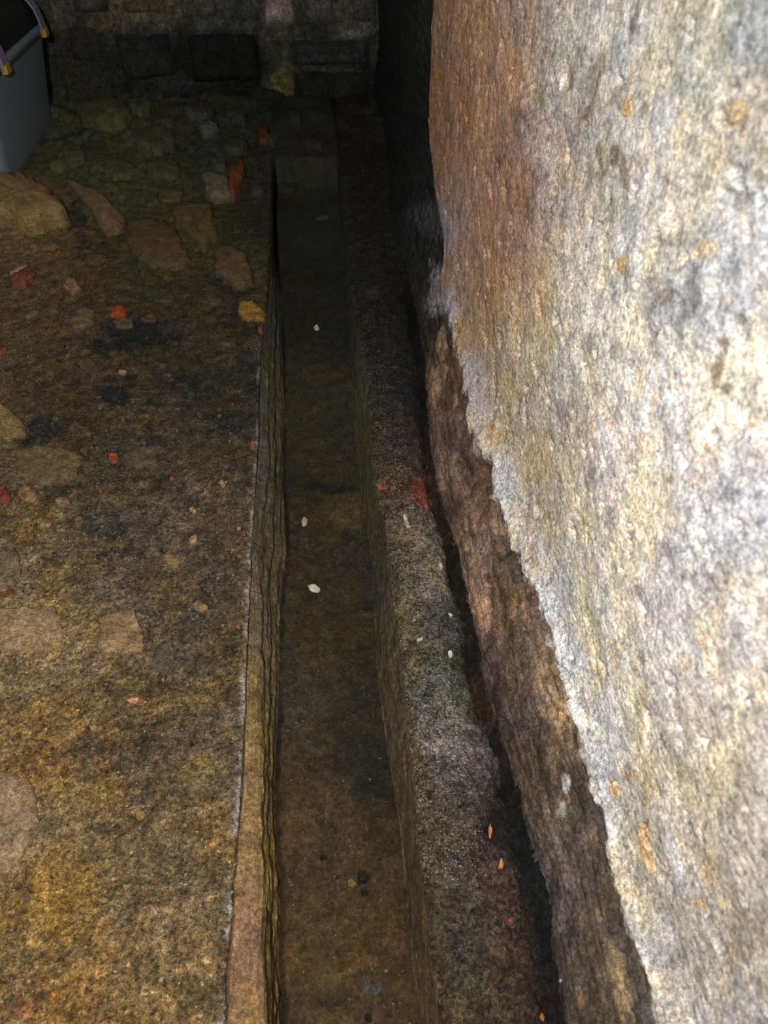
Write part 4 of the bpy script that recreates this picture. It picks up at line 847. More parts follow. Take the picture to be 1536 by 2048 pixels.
,["stone","ground",[[-0.6639,1.2184],[-0.6585,1.2203],[-0.652,1.2157],[-0.6502,1.2095],[-0.6521,1.2062],[-0.6588,1.2067],[-0.6617,1.2111]],[0.138,0.102,0.059],0.00387484478989411]
,["stone","ground",[[-0.4493,1.0166],[-0.4492,1.0218],[-0.4437,1.0234],[-0.4387,1.0181],[-0.4378,1.0127],[-0.4416,1.0101],[-0.4464,1.0114]],[0.18,0.128,0.074],0.0034148293415795913]
,["stone","ground",[[-0.2684,0.4746],[-0.2737,0.4764],[-0.2756,0.4811],[-0.2709,0.484],[-0.2658,0.4832],[-0.2633,0.4791],[-0.2626,0.4756]],[0.139,0.092,0.042],0.002084956924070029]
,["stone","ground",[[-0.4756,0.6049],[-0.4697,0.6042],[-0.4672,0.6005],[-0.4677,0.5969],[-0.4719,0.5959],[-0.476,0.5978],[-0.4786,0.6023]],[0.191,0.132,0.065],0.002151891707693057]
,["stone","ground",[[-0.5765,1.0205],[-0.5836,1.0237],[-0.5883,1.0295],[-0.5865,1.0346],[-0.5794,1.0353],[-0.5725,1.031],[-0.5704,1.0233]],[0.202,0.14,0.071],0.0023546084240112777]
,["stone","ground",[[-0.369,0.3893],[-0.3723,0.3896],[-0.3755,0.3919],[-0.3751,0.3946],[-0.3725,0.3952],[-0.3694,0.3946],[-0.3675,0.3916]],[0.148,0.105,0.06],0.0030628603337567563]
,["stone","ground",[[-0.4923,1.3086],[-0.4885,1.3146],[-0.4817,1.3163],[-0.4738,1.307],[-0.4749,1.2982],[-0.4814,1.2933],[-0.4896,1.3004]],[0.125,0.094,0.055],0.0025086681633515176]
,["stone","ground",[[-0.4811,0.5765],[-0.4758,0.574],[-0.4748,0.5697],[-0.4767,0.5672],[-0.4825,0.567],[-0.4873,0.5714],[-0.4863,0.5755]],[0.157,0.105,0.048],0.0035407743018009536]
,["stone","ground",[[-0.3684,0.7505],[-0.3681,0.7451],[-0.3726,0.7422],[-0.378,0.7445],[-0.3816,0.7495],[-0.3787,0.7528],[-0.374,0.7536]],[0.199,0.14,0.08],0.0037411887019036913]
,["stone","ground",[[-0.2568,0.5527],[-0.2605,0.5539],[-0.2618,0.5573],[-0.2589,0.5595],[-0.2546,0.5586],[-0.2528,0.5558],[-0.2527,0.5532]],[0.176,0.121,0.06],0.004923994327761555]
,["stone","ground",[[-0.393,0.9529],[-0.3943,0.9564],[-0.3934,0.9593],[-0.39,0.9605],[-0.3866,0.9576],[-0.3868,0.954],[-0.389,0.9513]],[0.181,0.129,0.075],0.004391519999999714]
,["stone","ground",[[-0.4376,0.373],[-0.435,0.3728],[-0.4331,0.3706],[-0.4347,0.3692],[-0.4373,0.3688],[-0.4395,0.3707],[-0.44,0.3728]],[0.149,0.105,0.06],0.0025617024769294667]
,["stone","ground",[[-0.7569,1.518],[-0.7611,1.5264],[-0.7567,1.5344],[-0.7497,1.5309],[-0.7445,1.5224],[-0.7436,1.5142],[-0.7495,1.51]],[0.157,0.108,0.053],0.0038458600753706537]
,["stone","ground",[[-0.2299,0.4391],[-0.2321,0.4383],[-0.2347,0.4395],[-0.2358,0.4414],[-0.2342,0.4429],[-0.2312,0.4429],[-0.2289,0.4409]],[0.135,0.09,0.041],0.004442599081943723]
,["stone","ground",[[-0.562,1.0758],[-0.5659,1.077],[-0.5702,1.0824],[-0.5671,1.086],[-0.5634,1.0869],[-0.5593,1.0829],[-0.5585,1.0784]],[0.196,0.136,0.069],0.004428640607275373]
,["stone","ground",[[-0.5793,1.4487],[-0.5761,1.4565],[-0.5675,1.4545],[-0.5611,1.4454],[-0.5621,1.4361],[-0.5681,1.4322],[-0.5783,1.4383]],[0.176,0.124,0.064],0.003158859957504672]
,["stone","ground",[[-0.2591,1.54],[-0.2633,1.5337],[-0.2687,1.5322],[-0.2741,1.5383],[-0.2738,1.5468],[-0.2695,1.5505],[-0.2638,1.5474]],[0.161,0.113,0.059],0.004864261310678252]
,["stone","ground",[[-0.3109,0.7944],[-0.3068,0.7926],[-0.3057,0.7892],[-0.3077,0.7869],[-0.3111,0.7864],[-0.3143,0.7894],[-0.3142,0.7922]],[0.192,0.136,0.078],0.004446963923191565]
,["stone","ground",[[-0.5758,1.0545],[-0.5765,1.0602],[-0.5744,1.0638],[-0.5698,1.0635],[-0.5664,1.0586],[-0.5662,1.0544],[-0.5699,1.0512]],[0.168,0.113,0.053],0.004655982244377833]
,["stone","ground",[[-0.7326,1.7904],[-0.7294,1.8015],[-0.7194,1.7938],[-0.7119,1.7827],[-0.7126,1.7715],[-0.7224,1.7708],[-0.7308,1.7766]],[0.123,0.093,0.056],0.004106016327982673]
,["stone","ground",[[-0.7218,1.52],[-0.7287,1.5263],[-0.7326,1.5363],[-0.7258,1.5403],[-0.7185,1.5385],[-0.7125,1.53],[-0.7156,1.5225]],[0.13,0.098,0.058],0.0026972681396640026]
,["stone","ground",[[-0.3435,1.2216],[-0.3466,1.2175],[-0.3515,1.2171],[-0.3565,1.2228],[-0.3551,1.2289],[-0.3505,1.232],[-0.3441,1.2272]],[0.147,0.1,0.048],0.0024999336434351296]
,["stone","ground",[[-0.2791,1.5801],[-0.2764,1.5882],[-0.2696,1.5878],[-0.2645,1.5828],[-0.2635,1.5741],[-0.2691,1.5702],[-0.2752,1.5718]],[0.135,0.093,0.046],0.002431364127416286]
,["stone","ground",[[-0.2494,0.5315],[-0.2464,0.5323],[-0.2425,0.5311],[-0.241,0.5284],[-0.2439,0.5267],[-0.2473,0.5263],[-0.2491,0.5288]],[0.172,0.118,0.059],0.004472152947135349]
,["stone","ground",[[-0.3208,0.4208],[-0.3234,0.4206],[-0.3265,0.4217],[-0.3264,0.4235],[-0.3251,0.4245],[-0.3226,0.4247],[-0.3201,0.4228]],[0.15,0.106,0.061],0.0022080749785102173]
,["stone","ground",[[-0.2804,0.4396],[-0.2835,0.4403],[-0.2848,0.4425],[-0.2824,0.4438],[-0.2797,0.4443],[-0.2777,0.4419],[-0.2779,0.4401]],[0.112,0.082,0.046],0.0032756068282817036]
,["stone","ground",[[-0.3103,0.6271],[-0.3076,0.6241],[-0.3103,0.6219],[-0.3135,0.6217],[-0.317,0.6242],[-0.3159,0.6267],[-0.3135,0.628]],[0.158,0.105,0.048],0.002940521470314308]
,["stone","ground",[[-0.4162,1.309],[-0.4159,1.3161],[-0.4098,1.317],[-0.4031,1.3142],[-0.4009,1.3076],[-0.4044,1.302],[-0.4106,1.3031]],[0.122,0.091,0.053],0.004297536907956218]
,["stone","ground",[[-0.4422,0.4421],[-0.4458,0.4406],[-0.4509,0.4413],[-0.4553,0.4445],[-0.4539,0.4478],[-0.4487,0.4483],[-0.4443,0.4455]],[0.117,0.086,0.048],0.003694918734009813]
,["stone","ground",[[-0.6095,1.5343],[-0.6059,1.5264],[-0.6103,1.5213],[-0.618,1.5208],[-0.6228,1.5289],[-0.6232,1.5387],[-0.6166,1.5391]],[0.125,0.094,0.056],0.0035439765821706644]
,["stone","ground",[[-0.2356,0.9541],[-0.2388,0.9592],[-0.2402,0.9649],[-0.2342,0.9685],[-0.2281,0.9646],[-0.2267,0.9586],[-0.2295,0.9541]],[0.157,0.105,0.049],0.004275601946786136]
,["stone","ground",[[-0.4393,1.4476],[-0.4413,1.4545],[-0.4371,1.4582],[-0.4314,1.4571],[-0.4282,1.45],[-0.429,1.4436],[-0.4349,1.4427]],[0.169,0.119,0.062],0.0036664206338440372]
,["stone","ground",[[-0.7224,1.7774],[-0.7155,1.7792],[-0.708,1.7757],[-0.7044,1.7634],[-0.7061,1.7527],[-0.7139,1.755],[-0.7225,1.7651]],[0.161,0.118,0.071],0.0020031377037052355]
,["stone","ground",[[-0.2374,1.0683],[-0.2378,1.0764],[-0.2339,1.0822],[-0.2263,1.0813],[-0.2229,1.0739],[-0.2245,1.0661],[-0.2299,1.0632]],[0.125,0.093,0.053],0.0021295174411096332]
,["stone","ground",[[-0.3725,0.83],[-0.3761,0.8301],[-0.3785,0.8327],[-0.3798,0.8364],[-0.3763,0.8375],[-0.3727,0.8359],[-0.3699,0.8328]],[0.172,0.115,0.053],0.00374656245052251]
,["stone","ground",[[-0.6626,1.582],[-0.6541,1.5742],[-0.6509,1.566],[-0.6544,1.5599],[-0.6603,1.5578],[-0.6688,1.5674],[-0.6672,1.5755]],[0.166,0.12,0.072],0.004307778510345478]
,["stone","ground",[[-0.284,0.6628],[-0.2873,0.6606],[-0.2914,0.6606],[-0.2948,0.6632],[-0.2944,0.6663],[-0.2912,0.6682],[-0.2864,0.6667]],[0.163,0.108,0.049],0.0024980732449555627]
,["stone","ground",[[-0.1761,0.3895],[-0.1809,0.3888],[-0.1848,0.3908],[-0.1858,0.3939],[-0.1822,0.3952],[-0.1781,0.3949],[-0.1747,0.392]],[0.13,0.087,0.04],0.004699206746926675]
,["stone","ground",[[-0.3063,0.4548],[-0.3117,0.4565],[-0.315,0.4591],[-0.3128,0.4625],[-0.3089,0.4631],[-0.3041,0.4611],[-0.3041,0.4575]],[0.138,0.092,0.042],0.004116280736595481]
,["stone","ground",[[-0.1855,0.5247],[-0.1846,0.5212],[-0.1891,0.5195],[-0.1932,0.5194],[-0.1971,0.5232],[-0.1955,0.5265],[-0.1903,0.5275]],[0.16,0.113,0.065],0.003610849359909475]
,["stone","ground",[[-0.5347,0.9131],[-0.5394,0.9153],[-0.5426,0.9202],[-0.5418,0.9238],[-0.5368,0.9248],[-0.5327,0.9218],[-0.5308,0.9165]],[0.209,0.144,0.072],0.004033191944197068]
,["stone","ground",[[-0.5217,0.7931],[-0.5236,0.7912],[-0.527,0.7912],[-0.5293,0.7939],[-0.5295,0.7969],[-0.5268,0.7979],[-0.5227,0.7962]],[0.223,0.153,0.076],0.0022878273835718497]
,["stone","ground",[[-0.3571,0.3701],[-0.3554,0.3687],[-0.3557,0.3671],[-0.3581,0.3661],[-0.3612,0.3675],[-0.362,0.3694],[-0.36,0.3711]],[0.108,0.08,0.045],0.0035779390114563676]
,["stone","ground",[[-0.5041,1.5495],[-0.5093,1.5592],[-0.5039,1.5657],[-0.4981,1.5668],[-0.4919,1.5583],[-0.493,1.5502],[-0.4979,1.5463]],[0.158,0.114,0.069],0.0037032668763869055]
,["stone","ground",[[-0.3167,0.5723],[-0.3192,0.574],[-0.3197,0.5766],[-0.3179,0.5784],[-0.3146,0.5771],[-0.3129,0.5748],[-0.3143,0.5728]],[0.18,0.124,0.061],0.004990217812051461]
,["stone","ground",[[-0.3194,1.5444],[-0.3243,1.5541],[-0.3216,1.5635],[-0.3145,1.5646],[-0.3075,1.5575],[-0.3079,1.5492],[-0.312,1.5418]],[0.115,0.087,0.051],0.0032059727456149184]
,["stone","ground",[[-0.445,0.667],[-0.4486,0.6657],[-0.4532,0.6673],[-0.4549,0.6713],[-0.452,0.6742],[-0.448,0.6734],[-0.4447,0.6704]],[0.188,0.133,0.076],0.002037899435581892]
,["stone","ground",[[-0.7045,1.7351],[-0.7069,1.7294],[-0.715,1.7313],[-0.7198,1.7384],[-0.7223,1.7477],[-0.7148,1.7497],[-0.7087,1.7475]],[0.147,0.101,0.051],0.004220578951786687]
,["stone","ground",[[-0.1987,0.439],[-0.1994,0.4422],[-0.1973,0.4454],[-0.1916,0.4444],[-0.1891,0.4413],[-0.189,0.4377],[-0.1937,0.4373]],[0.112,0.082,0.046],0.003995409494039379]
,["stone","ground",[[-0.5523,0.839],[-0.5535,0.8439],[-0.5504,0.8468],[-0.5437,0.8453],[-0.5405,0.8397],[-0.5426,0.8355],[-0.5477,0.8339]],[0.219,0.151,0.075],0.004371803304194557]
,["stone","ground",[[-0.5893,1.4219],[-0.5935,1.4237],[-0.597,1.4285],[-0.5955,1.4338],[-0.5917,1.4351],[-0.5878,1.4303],[-0.5856,1.4242]],[0.151,0.103,0.05],0.0034615470518586837]
,["stone","ground",[[-0.232,0.6433],[-0.228,0.6459],[-0.2225,0.6442],[-0.219,0.6399],[-0.2227,0.637],[-0.2269,0.6362],[-0.232,0.6388]],[0.189,0.13,0.064],0.0045144519836545285]
,["stone","ground",[[-0.2397,0.6658],[-0.2394,0.6694],[-0.2367,0.6712],[-0.2329,0.6695],[-0.2309,0.6667],[-0.2321,0.6631],[-0.2359,0.6633]],[0.162,0.108,0.049],0.00408490176750798]
,["stone","ground",[[-0.4663,1.7661],[-0.4611,1.7595],[-0.457,1.7508],[-0.4614,1.7432],[-0.4693,1.7481],[-0.4742,1.7546],[-0.4719,1.7618]],[0.115,0.087,0.052],0.004315052211186133]
,["stone","ground",[[-0.483,0.8132],[-0.48,0.8151],[-0.4755,0.8134],[-0.4741,0.8097],[-0.4751,0.8073],[-0.4792,0.807],[-0.4824,0.8094]],[0.201,0.143,0.082],0.004166647408367823]
,["stone","ground",[[-0.2912,0.8446],[-0.2861,0.8467],[-0.2804,0.8437],[-0.2775,0.8381],[-0.2808,0.8346],[-0.288,0.835],[-0.2931,0.8389]],[0.186,0.132,0.076],0.002420842661524966]
,["stone","ground",[[-0.7591,1.6984],[-0.7618,1.7102],[-0.7592,1.7198],[-0.7496,1.7154],[-0.7431,1.7032],[-0.7441,1.6924],[-0.7508,1.6879]],[0.166,0.121,0.073],0.0029696790884978265]
,["stone","ground",[[-0.2659,0.6874],[-0.2695,0.688],[-0.2714,0.6902],[-0.27,0.6927],[-0.2674,0.6931],[-0.2646,0.6916],[-0.2639,0.689]],[0.198,0.136,0.067],0.00437382080738534]
,["stone","ground",[[-0.5615,1.1513],[-0.5563,1.1496],[-0.5536,1.1448],[-0.5558,1.1402],[-0.5606,1.1411],[-0.5641,1.1445],[-0.5659,1.1493]],[0.134,0.1,0.058],0.002977967648498287]
,["stone","ground",[[-0.5238,0.9115],[-0.5242,0.9061],[-0.5307,0.9071],[-0.5352,0.91],[-0.5379,0.9162],[-0.533,0.92],[-0.5267,0.9165]],[0.195,0.138,0.08],0.0022480574049865013]
,["stone","ground",[[-0.4111,0.7866],[-0.4058,0.7855],[-0.4018,0.782],[-0.4039,0.778],[-0.4086,0.7776],[-0.4124,0.78],[-0.414,0.7847]],[0.148,0.109,0.061],0.0026056665587591045]
,["stone","ground",[[-0.403,1.7395],[-0.4072,1.7306],[-0.4147,1.73],[-0.4229,1.737],[-0.4211,1.7473],[-0.4168,1.755],[-0.4086,1.7514]],[0.149,0.109,0.066],0.0021379628331562287]
,["stone","ground",[[-0.1963,0.3574],[-0.2002,0.3591],[-0.2029,0.362],[-0.2006,0.3641],[-0.1963,0.3651],[-0.1928,0.3623],[-0.1924,0.3593]],[0.152,0.105,0.052],0.00248885076192378]
,["stone","ground",[[-0.5661,1.5126],[-0.5631,1.5023],[-0.569,1.5001],[-0.5753,1.501],[-0.5814,1.5099],[-0.5774,1.5167],[-0.5717,1.517]],[0.174,0.122,0.064],0.002675066621177679]
,["stone","ground",[[-0.4067,0.9936],[-0.4022,0.9909],[-0.4026,0.9864],[-0.4055,0.9827],[-0.4104,0.9853],[-0.4138,0.99],[-0.4109,0.9947]],[0.179,0.128,0.074],0.0031095138911783234]
,["stone","ground",[[-0.4071,0.7321],[-0.406,0.7281],[-0.4083,0.7261],[-0.413,0.7257],[-0.4149,0.7298],[-0.4148,0.7336],[-0.4111,0.7342]],[0.146,0.108,0.06],0.002907211470930155]
,["stone","ground",[[-0.3482,0.7978],[-0.3478,0.8027],[-0.3431,0.8043],[-0.3377,0.8023],[-0.3367,0.7976],[-0.3388,0.7948],[-0.3435,0.7943]],[0.173,0.115,0.053],0.002764313603270548]
,["stone","ground",[[-0.815,1.7884],[-0.812,1.7752],[-0.8134,1.7653],[-0.8225,1.7656],[-0.8297,1.7778],[-0.8303,1.7892],[-0.8247,1.7943]],[0.128,0.097,0.058],0.0034516708021005435]]
CHIPS = [["shell_chip","gutter",[[-0.0701,1.0832],[-0.0512,1.0872],[-0.0401,1.0723],[-0.0475,1.0646],[-0.063,1.0701]],[0.5,0.462,0.347],0.004,"largest pale flat chip lying in the middle of the gutter bed","chip",None]
,["stone_chip","gutter",[[-0.0816,1.274],[-0.0746,1.2917],[-0.0656,1.2809],[-0.0681,1.2663],[-0.0771,1.2621]],[0.328,0.291,0.258],0.008,"grey rounded stone chip in the gutter, just beyond the largest pale chip","chip",None],["shell_chip","gutter",[[-0.0378,2.1549],[-0.0266,2.1695],[-0.0193,2.1472],[-0.0318,2.1421]],[0.5,0.483,0.442],0.006,"pale broken chip at the dark far end of the gutter bed","chip",None],["pebble","gutter",[[-0.0162,0.4764],[-0.0091,0.481],[-0.0012,0.4722],[-0.0069,0.4661],[-0.0143,0.4689]],[0.172,0.106,0.048],0.008,"tan pebble beside the black holes in the near gutter bed","pebble",None],["plaster_flake","ground",[[0.1376,1.1568],[0.1442,1.1593],[0.1462,1.1291],[0.147,1.1084],[0.1412,1.1118],[0.1375,1.1358]],[0.5,0.464,0.387],0.003,"long white plaster flake on the ledge just before the brick remnant","flake",None],["plaster_flake","ground",[[0.1918,1.0153],[0.1999,1.0173],[0.2014,1.0065],[0.1948,1.0017]],[0.5,0.494,0.473],0.004,"small curled white flake on grey ledge, nearer than the long flake","flake",None],["white_pebble","ground",[[0.2395,0.8317],[0.2454,0.8345],[0.2478,0.8276],[0.2431,0.8214],[0.2381,0.824]],[0.5,0.458,0.387],0.008,"round white pebble lodged at the foot of the right wall","pebble",None],["plaster_flake","ground",[[0.1298,0.8376],[0.1406,0.8378],[0.1373,0.8325],[0.1283,0.8322]],[0.486,0.452,0.399],0.003,"thin grey-white flake near the left edge of the ledge","flake",None],["white_pebble","ground",[[0.1792,0.8007],[0.1856,0.8023],[0.1873,0.7957],[0.1814,0.7919]],[0.5,0.482,0.426],0.005,"lone cream pebble in the dark strip of the ledge, nearer than the round white one","pebble",None],["white_pebble","ground",[[0.1933,0.8907],[0.1989,0.8914],[0.2006,0.8842],[0.1948,0.8823]],[0.5,0.482,0.438],0.005,"small white pebble on the ledge beyond the cream pebble","pebble",None],["white_pebble","ground",[[0.2457,0.2873],[0.249,0.2876],[0.2494,0.2842],[0.2459,0.2834]],[0.483,0.466,0.464],0.005,"tiny white pebble by the wall foot at the nearest end of the ledge","pebble",None],["orange_chip","ground",[[0.1958,0.4303],[0.2028,0.4442],[0.2059,0.4349],[0.2019,0.4291]],[0.5,0.242,0.084],0.006,"pointed orange stone chip on the dark brown part of the ledge","chip",None],["orange_chip","ground",[[0.2139,0.2511],[0.2185,0.2572],[0.2221,0.2537],[0.2193,0.2475]],[0.5,0.161,0.046],0.006,"orange chip on the ledge nearest to the viewer, by the wall","chip",None],["brick_chip","ground",[[0.1966,0.3615],[0.2001,0.3655],[0.2028,0.3622],[0.1983,0.3601]],[0.408,0.069,0.034],0.004,"tiny red brick chip on the near ledge between the two orange chips","chip",None],["brick_chip","ground",[[0.1929,0.4875],[0.1975,0.4961],[0.1987,0.4871],[0.1948,0.4742],[0.1922,0.4758]],[0.371,0.112,0.059],0.005,"slim reddish brick sliver on the ledge beyond the pointed orange chip","chip",None]]
PITS = [[0.0077,0.4811,0.009,"gutter"],
[0.0088,0.4626,0.005,"gutter"],
[-0.0509,0.5172,0.004,"gutter"],
[0.0027,0.2971,0.005,"gutter"]]
BLOCKS = [[-1.052,0.365,-0.88,0.543,[0.099,0.097,0.079],0.02],
[-0.828,0.357,-0.625,0.54,[0.203,0.163,0.107],0.03],
[-0.581,0.338,-0.403,0.537,[0.149,0.142,0.116],0.03],
[-0.363,0.32,-0.241,0.535,[0.087,0.099,0.09],0.02],
[-0.208,0.305,-0.051,0.533,[0.481,0.381,0.337],0.045],
[-0.023,0.294,0.127,0.531,[0.149,0.143,0.128],0.035],
[0.146,0.311,0.333,0.529,[0.116,0.11,0.086],0.02],
[-1.109,0.174,-0.949,0.338,[0.053,0.053,0.042],0.02],
[-0.9,0.094,-0.627,0.311,[0.034,0.04,0.036],0.03],
[-0.578,0.075,-0.23,0.306,[0.023,0.024,0.023],0.04],
[-0.101,0.146,0.297,0.266,[0.051,0.059,0.054],0.04],
[-0.099,-0.06,0.294,0.141,[0.03,0.032,0.03],0.035],
[-1.191,-0.054,-0.919,0.166,[0.054,0.055,0.04],0.03],
[-0.87,-0.06,-0.691,0.084,[0.053,0.058,0.049],0.03],
[-0.655,-0.078,-0.426,0.07,[0.03,0.032,0.028],0.03],
[-0.395,-0.094,-0.218,0.056,[0.025,0.027,0.026],0.03],
[-1.316,0.319,-1.126,0.546,[0.102,0.1,0.081],0.02],
[-1.566,0.323,-1.401,0.549,[0.105,0.103,0.084],0.02]]
STICK = [[-1.241,4.065],
[-1.105,3.772]]


# ------------------------------------------------------------ noise
_rng = np.random.RandomState(7)
_perm = _rng.permutation(256).astype(np.int32); _perm = np.concatenate([_perm, _perm, _perm])
_g = _rng.normal(size=(256, 3)).astype(np.float32); _g /= np.linalg.norm(_g, axis=1)[:, None]

def perlin(x, y, z):
    xi = np.floor(x).astype(np.int32); yi = np.floor(y).astype(np.int32); zi = np.floor(z).astype(np.int32)
    xf = (x-xi).astype(np.float32); yf = (y-yi).astype(np.float32); zf = (z-zi).astype(np.float32)
    xi &= 255; yi &= 255; zi &= 255
    u = xf*xf*(3-2*xf); v = yf*yf*(3-2*yf); w = zf*zf*(3-2*zf)
    def c(i, j, k):
        h = _perm[_perm[_perm[(xi+i) & 255] + ((yi+j) & 255)] + ((zi+k) & 255)]
        g = _g[h]
        return g[..., 0]*(xf-i) + g[..., 1]*(yf-j) + g[..., 2]*(zf-k)
    x00 = c(0,0,0)*(1-u)+c(1,0,0)*u; x10 = c(0,1,0)*(1-u)+c(1,1,0)*u
    x01 = c(0,0,1)*(1-u)+c(1,0,1)*u; x11 = c(0,1,1)*(1-u)+c(1,1,1)*u
    return (x00*(1-v)+x10*v)*(1-w) + (x01*(1-v)+x11*v)*w

def fbm(x, y, z, f, octv=4, gain=.5, seed=0.0):
    s = 0; a = 1.0
    for i in range(octv):
        s = s + a*perlin(x*f+seed+i*17.3, y*f+seed*.7+i*5.1, z*f+11.7+i*9.2)
        f *= 2.03; a *= gain
    return s*1.7

def far_fade(y): return np.clip(1.6/np.maximum(y, .5)-.35, .12, 1)

def sstep(a, b, x):
    t = np.clip((x-a)/(b-a), 0, 1); return t*t*(3-2*t)

def curve(name, y):
    a = np.array(CURVES[name]); return np.interp(y, a[:, 0], a[:, 1])

def curve_s(name, y):          # gently smoothed
    return (curve(name, y-.04)+curve(name, y)*2+curve(name, y+.04))/4

# ------------------------------------------------------------ colour fields (own colours of stone, mortar, soot, lichen)
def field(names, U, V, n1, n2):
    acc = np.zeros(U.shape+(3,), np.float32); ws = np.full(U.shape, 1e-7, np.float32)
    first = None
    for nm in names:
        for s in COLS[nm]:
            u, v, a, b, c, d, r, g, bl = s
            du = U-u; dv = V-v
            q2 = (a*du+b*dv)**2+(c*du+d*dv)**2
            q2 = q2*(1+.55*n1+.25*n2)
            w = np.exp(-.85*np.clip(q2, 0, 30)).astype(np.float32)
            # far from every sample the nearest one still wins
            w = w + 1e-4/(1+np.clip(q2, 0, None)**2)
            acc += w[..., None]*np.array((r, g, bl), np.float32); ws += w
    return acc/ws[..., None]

def patches(col, name, U, V, n1, n2):
    for s in PATCH.get(name, []):
        u, v, a, b, c, d, r, g, bl, al = s
        du = U-u; dv = V-v
        q = np.sqrt((a*du+b*dv)**2+(c*du+d*dv)**2)
        m = sstep(1.25, .75, q+.55*n1+.5*n2)*al
        col += m[..., None]*(np.array((r, g, bl), np.float32)-col)
    return col

def tint(col, n1, n2, n3, amt=.5, warm=.25):
    """patchy mineral mottling"""
    k = np.exp(amt*(.9*n2+.8*n3))
    col = col*k[..., None]
    w = np.clip(n1*1.6+.15, -.35, 1)*warm
    col = col*np.stack([1+.5*w, 1+.18*w, 1-.7*w], -1)
    return np.clip(col, .005, .85)

# ------------------------------------------------------------ materials
def rock_material(name, rough=.9, salt=.0, pepper=.5, scale=1.0, bump=1.0, fine=.55, spec=.25, mid=1.0, stretch=(1, 1, 1), saltcol=(.55, .52, .47)):
    m = bpy.data.materials.new(name); m.use_nodes = True
    nt = m.node_tree; N = nt.nodes; L = nt.links
    bs = N['Principled BSDF']
    bs.inputs['Roughness'].default_value = rough
    bs.inputs['Specular IOR Level'].default_value = spec
    tc = N.new('ShaderNodeTexCoord'); mp = N.new('ShaderNodeMapping')
    mp.inputs['Scale'].default_value = stretch
    L.new(tc.outputs['Object'], mp.inputs[0])
    def noise(s, det, r=.6, off=0):
        n = N.new('ShaderNodeTexNoise'); n.inputs['Scale'].default_value = s*scale
        n.inputs['Detail'].default_value = det; n.inputs['Roughness'].default_value = r
        if off:
            mo = N.new('ShaderNodeMapping'); mo.inputs['Location'].default_value = (off, off*.7, off*1.3)
            L.new(mp.outputs[0], mo.inputs[0]); L.new(mo.outputs[0], n.inputs['Vector'])
        else:
            L.new(mp.outputs[0], n.inputs['Vector'])
        return n.outputs['Fac']
    def mr(v, a, b, c, d):
        n = N.new('ShaderNodeMapRange'); n.inputs[1].default_value = a; n.inputs[2].default_value = b
        n.inputs[3].default_value = c; n.inputs[4].default_value = d; L.new(v, n.inputs[0]); return n.outputs[0]
    def mth(op, a, b):
        n = N.new('ShaderNodeMath'); n.operation = op
        for i, v in enumerate((a, b)):
            if isinstance(v, (int, float)): n.inputs[i].default_value = v
            else: L.new(v, n.inputs[i])
        return n.outputs[0]
    def mix(f, a, b, bt='MIX'):
        n = N.new('ShaderNodeMix'); n.data_type = 'RGBA'; n.blend_type = bt
        for idx, v in ((0, f), (6, a), (7, b)):
            if isinstance(v, (int, float)): n.inputs[idx].default_value = v
            elif isinstance(v, tuple): n.inputs[idx].default_value = (*v, 1)
            else: L.new(v, n.inputs[idx])
        return n.outputs[2]
    at = N.new('ShaderNodeAttribute'); at.attribute_name = 'tone'
    nA = noise(38, 6, .68); nB = noise(150, 5, .72, 3.1); nC = noise(520, 3, .6, 7.7)
    k = mth('MULTIPLY', mr(nA, .33, .67, 1-.5*fine*mid, 1+.5*fine*mid), mr(nB, .36, .64, 1-.85*fine, 1+.85*fine))
    k = mth('MULTIPLY', k, mr(nC, .34, .66, 1-.8*fine, 1+.8*fine))
    kc = N.new('ShaderNodeCombineXYZ')
    for i in range(3): L.new(k, kc.inputs[i])
    col = mix(1.0, at.outputs['Color'], kc.outputs[0], 'MULTIPLY')
    if pepper:
        nP = noise(95, 4, .75, 13.0)
        f = mth('MULTIPLY', mr(nP, .57, .66, 0, 1), pepper)
        dark = mix(1.0, col, (.22, .21, .2), 'MULTIPLY')
        col = mix(f, col, dark)
        nO = noise(60, 4, .7, 23.0)
        warm = mix(1.0, col, (1.25, 1.07, .86), 'MULTIPLY')
        col = mix(mth('MULTIPLY', mr(nO, .54, .66, 0, 1), .8), col, warm)
    if salt:
        nS = noise(330, 2, .5, 31.0); nZ = noise(14, 3, .6, 41.0)
        f = mth('MULTIPLY', mr(nS, .60, .68, 0, 1), mth('MULTIPLY', mr(nZ, .38, .6, .15, 1), salt))
        lift = mix(1.0, col, (3.0, 2.9, 2.75), 'MULTIPLY')
        col = mix(f, col, lift)
    L.new(col, bs.inputs['Base Color'])
    h = mth('ADD', mth('MULTIPLY', nB, .75), mth('MULTIPLY', nC, .45))
    h = mth('ADD', h, mth('MULTIPLY', nA, .7*mid))
    bp = N.new('ShaderNodeBump'); bp.inputs['Strength'].default_value = min(1, .85*bump)
    bp.inputs['Distance'].default_value = .006*bump
    L.new(h, bp.inputs['Height']); L.new(bp.outputs[0], bs.inputs['Normal'])
    return m

M_floor = rock_material('floor_stone', salt=.4, pepper=.85, fine=.75)
M_gutter = rock_material('damp_gutter_stone', rough=.75, salt=.12, pepper=.6, fine=.5, spec=.3)
M_ledge = rock_material('gritty_ledge', salt=.6, pepper=.8, fine=.85, bump=1.3)
M_wall = rock_material('limed_wall', salt=.10, pepper=.55, fine=.6, scale=1.2, bump=.32, mid=.3)
M_back = rock_material('sooty_masonry', salt=.4, pepper=.6, fine=.6, scale=.6)
M_stone = rock_material('embedded_stone', salt=.2, pepper=.65, fine=.5)
M_chip = rock_material('loose_chip', pepper=0, fine=.2, bump=.4)

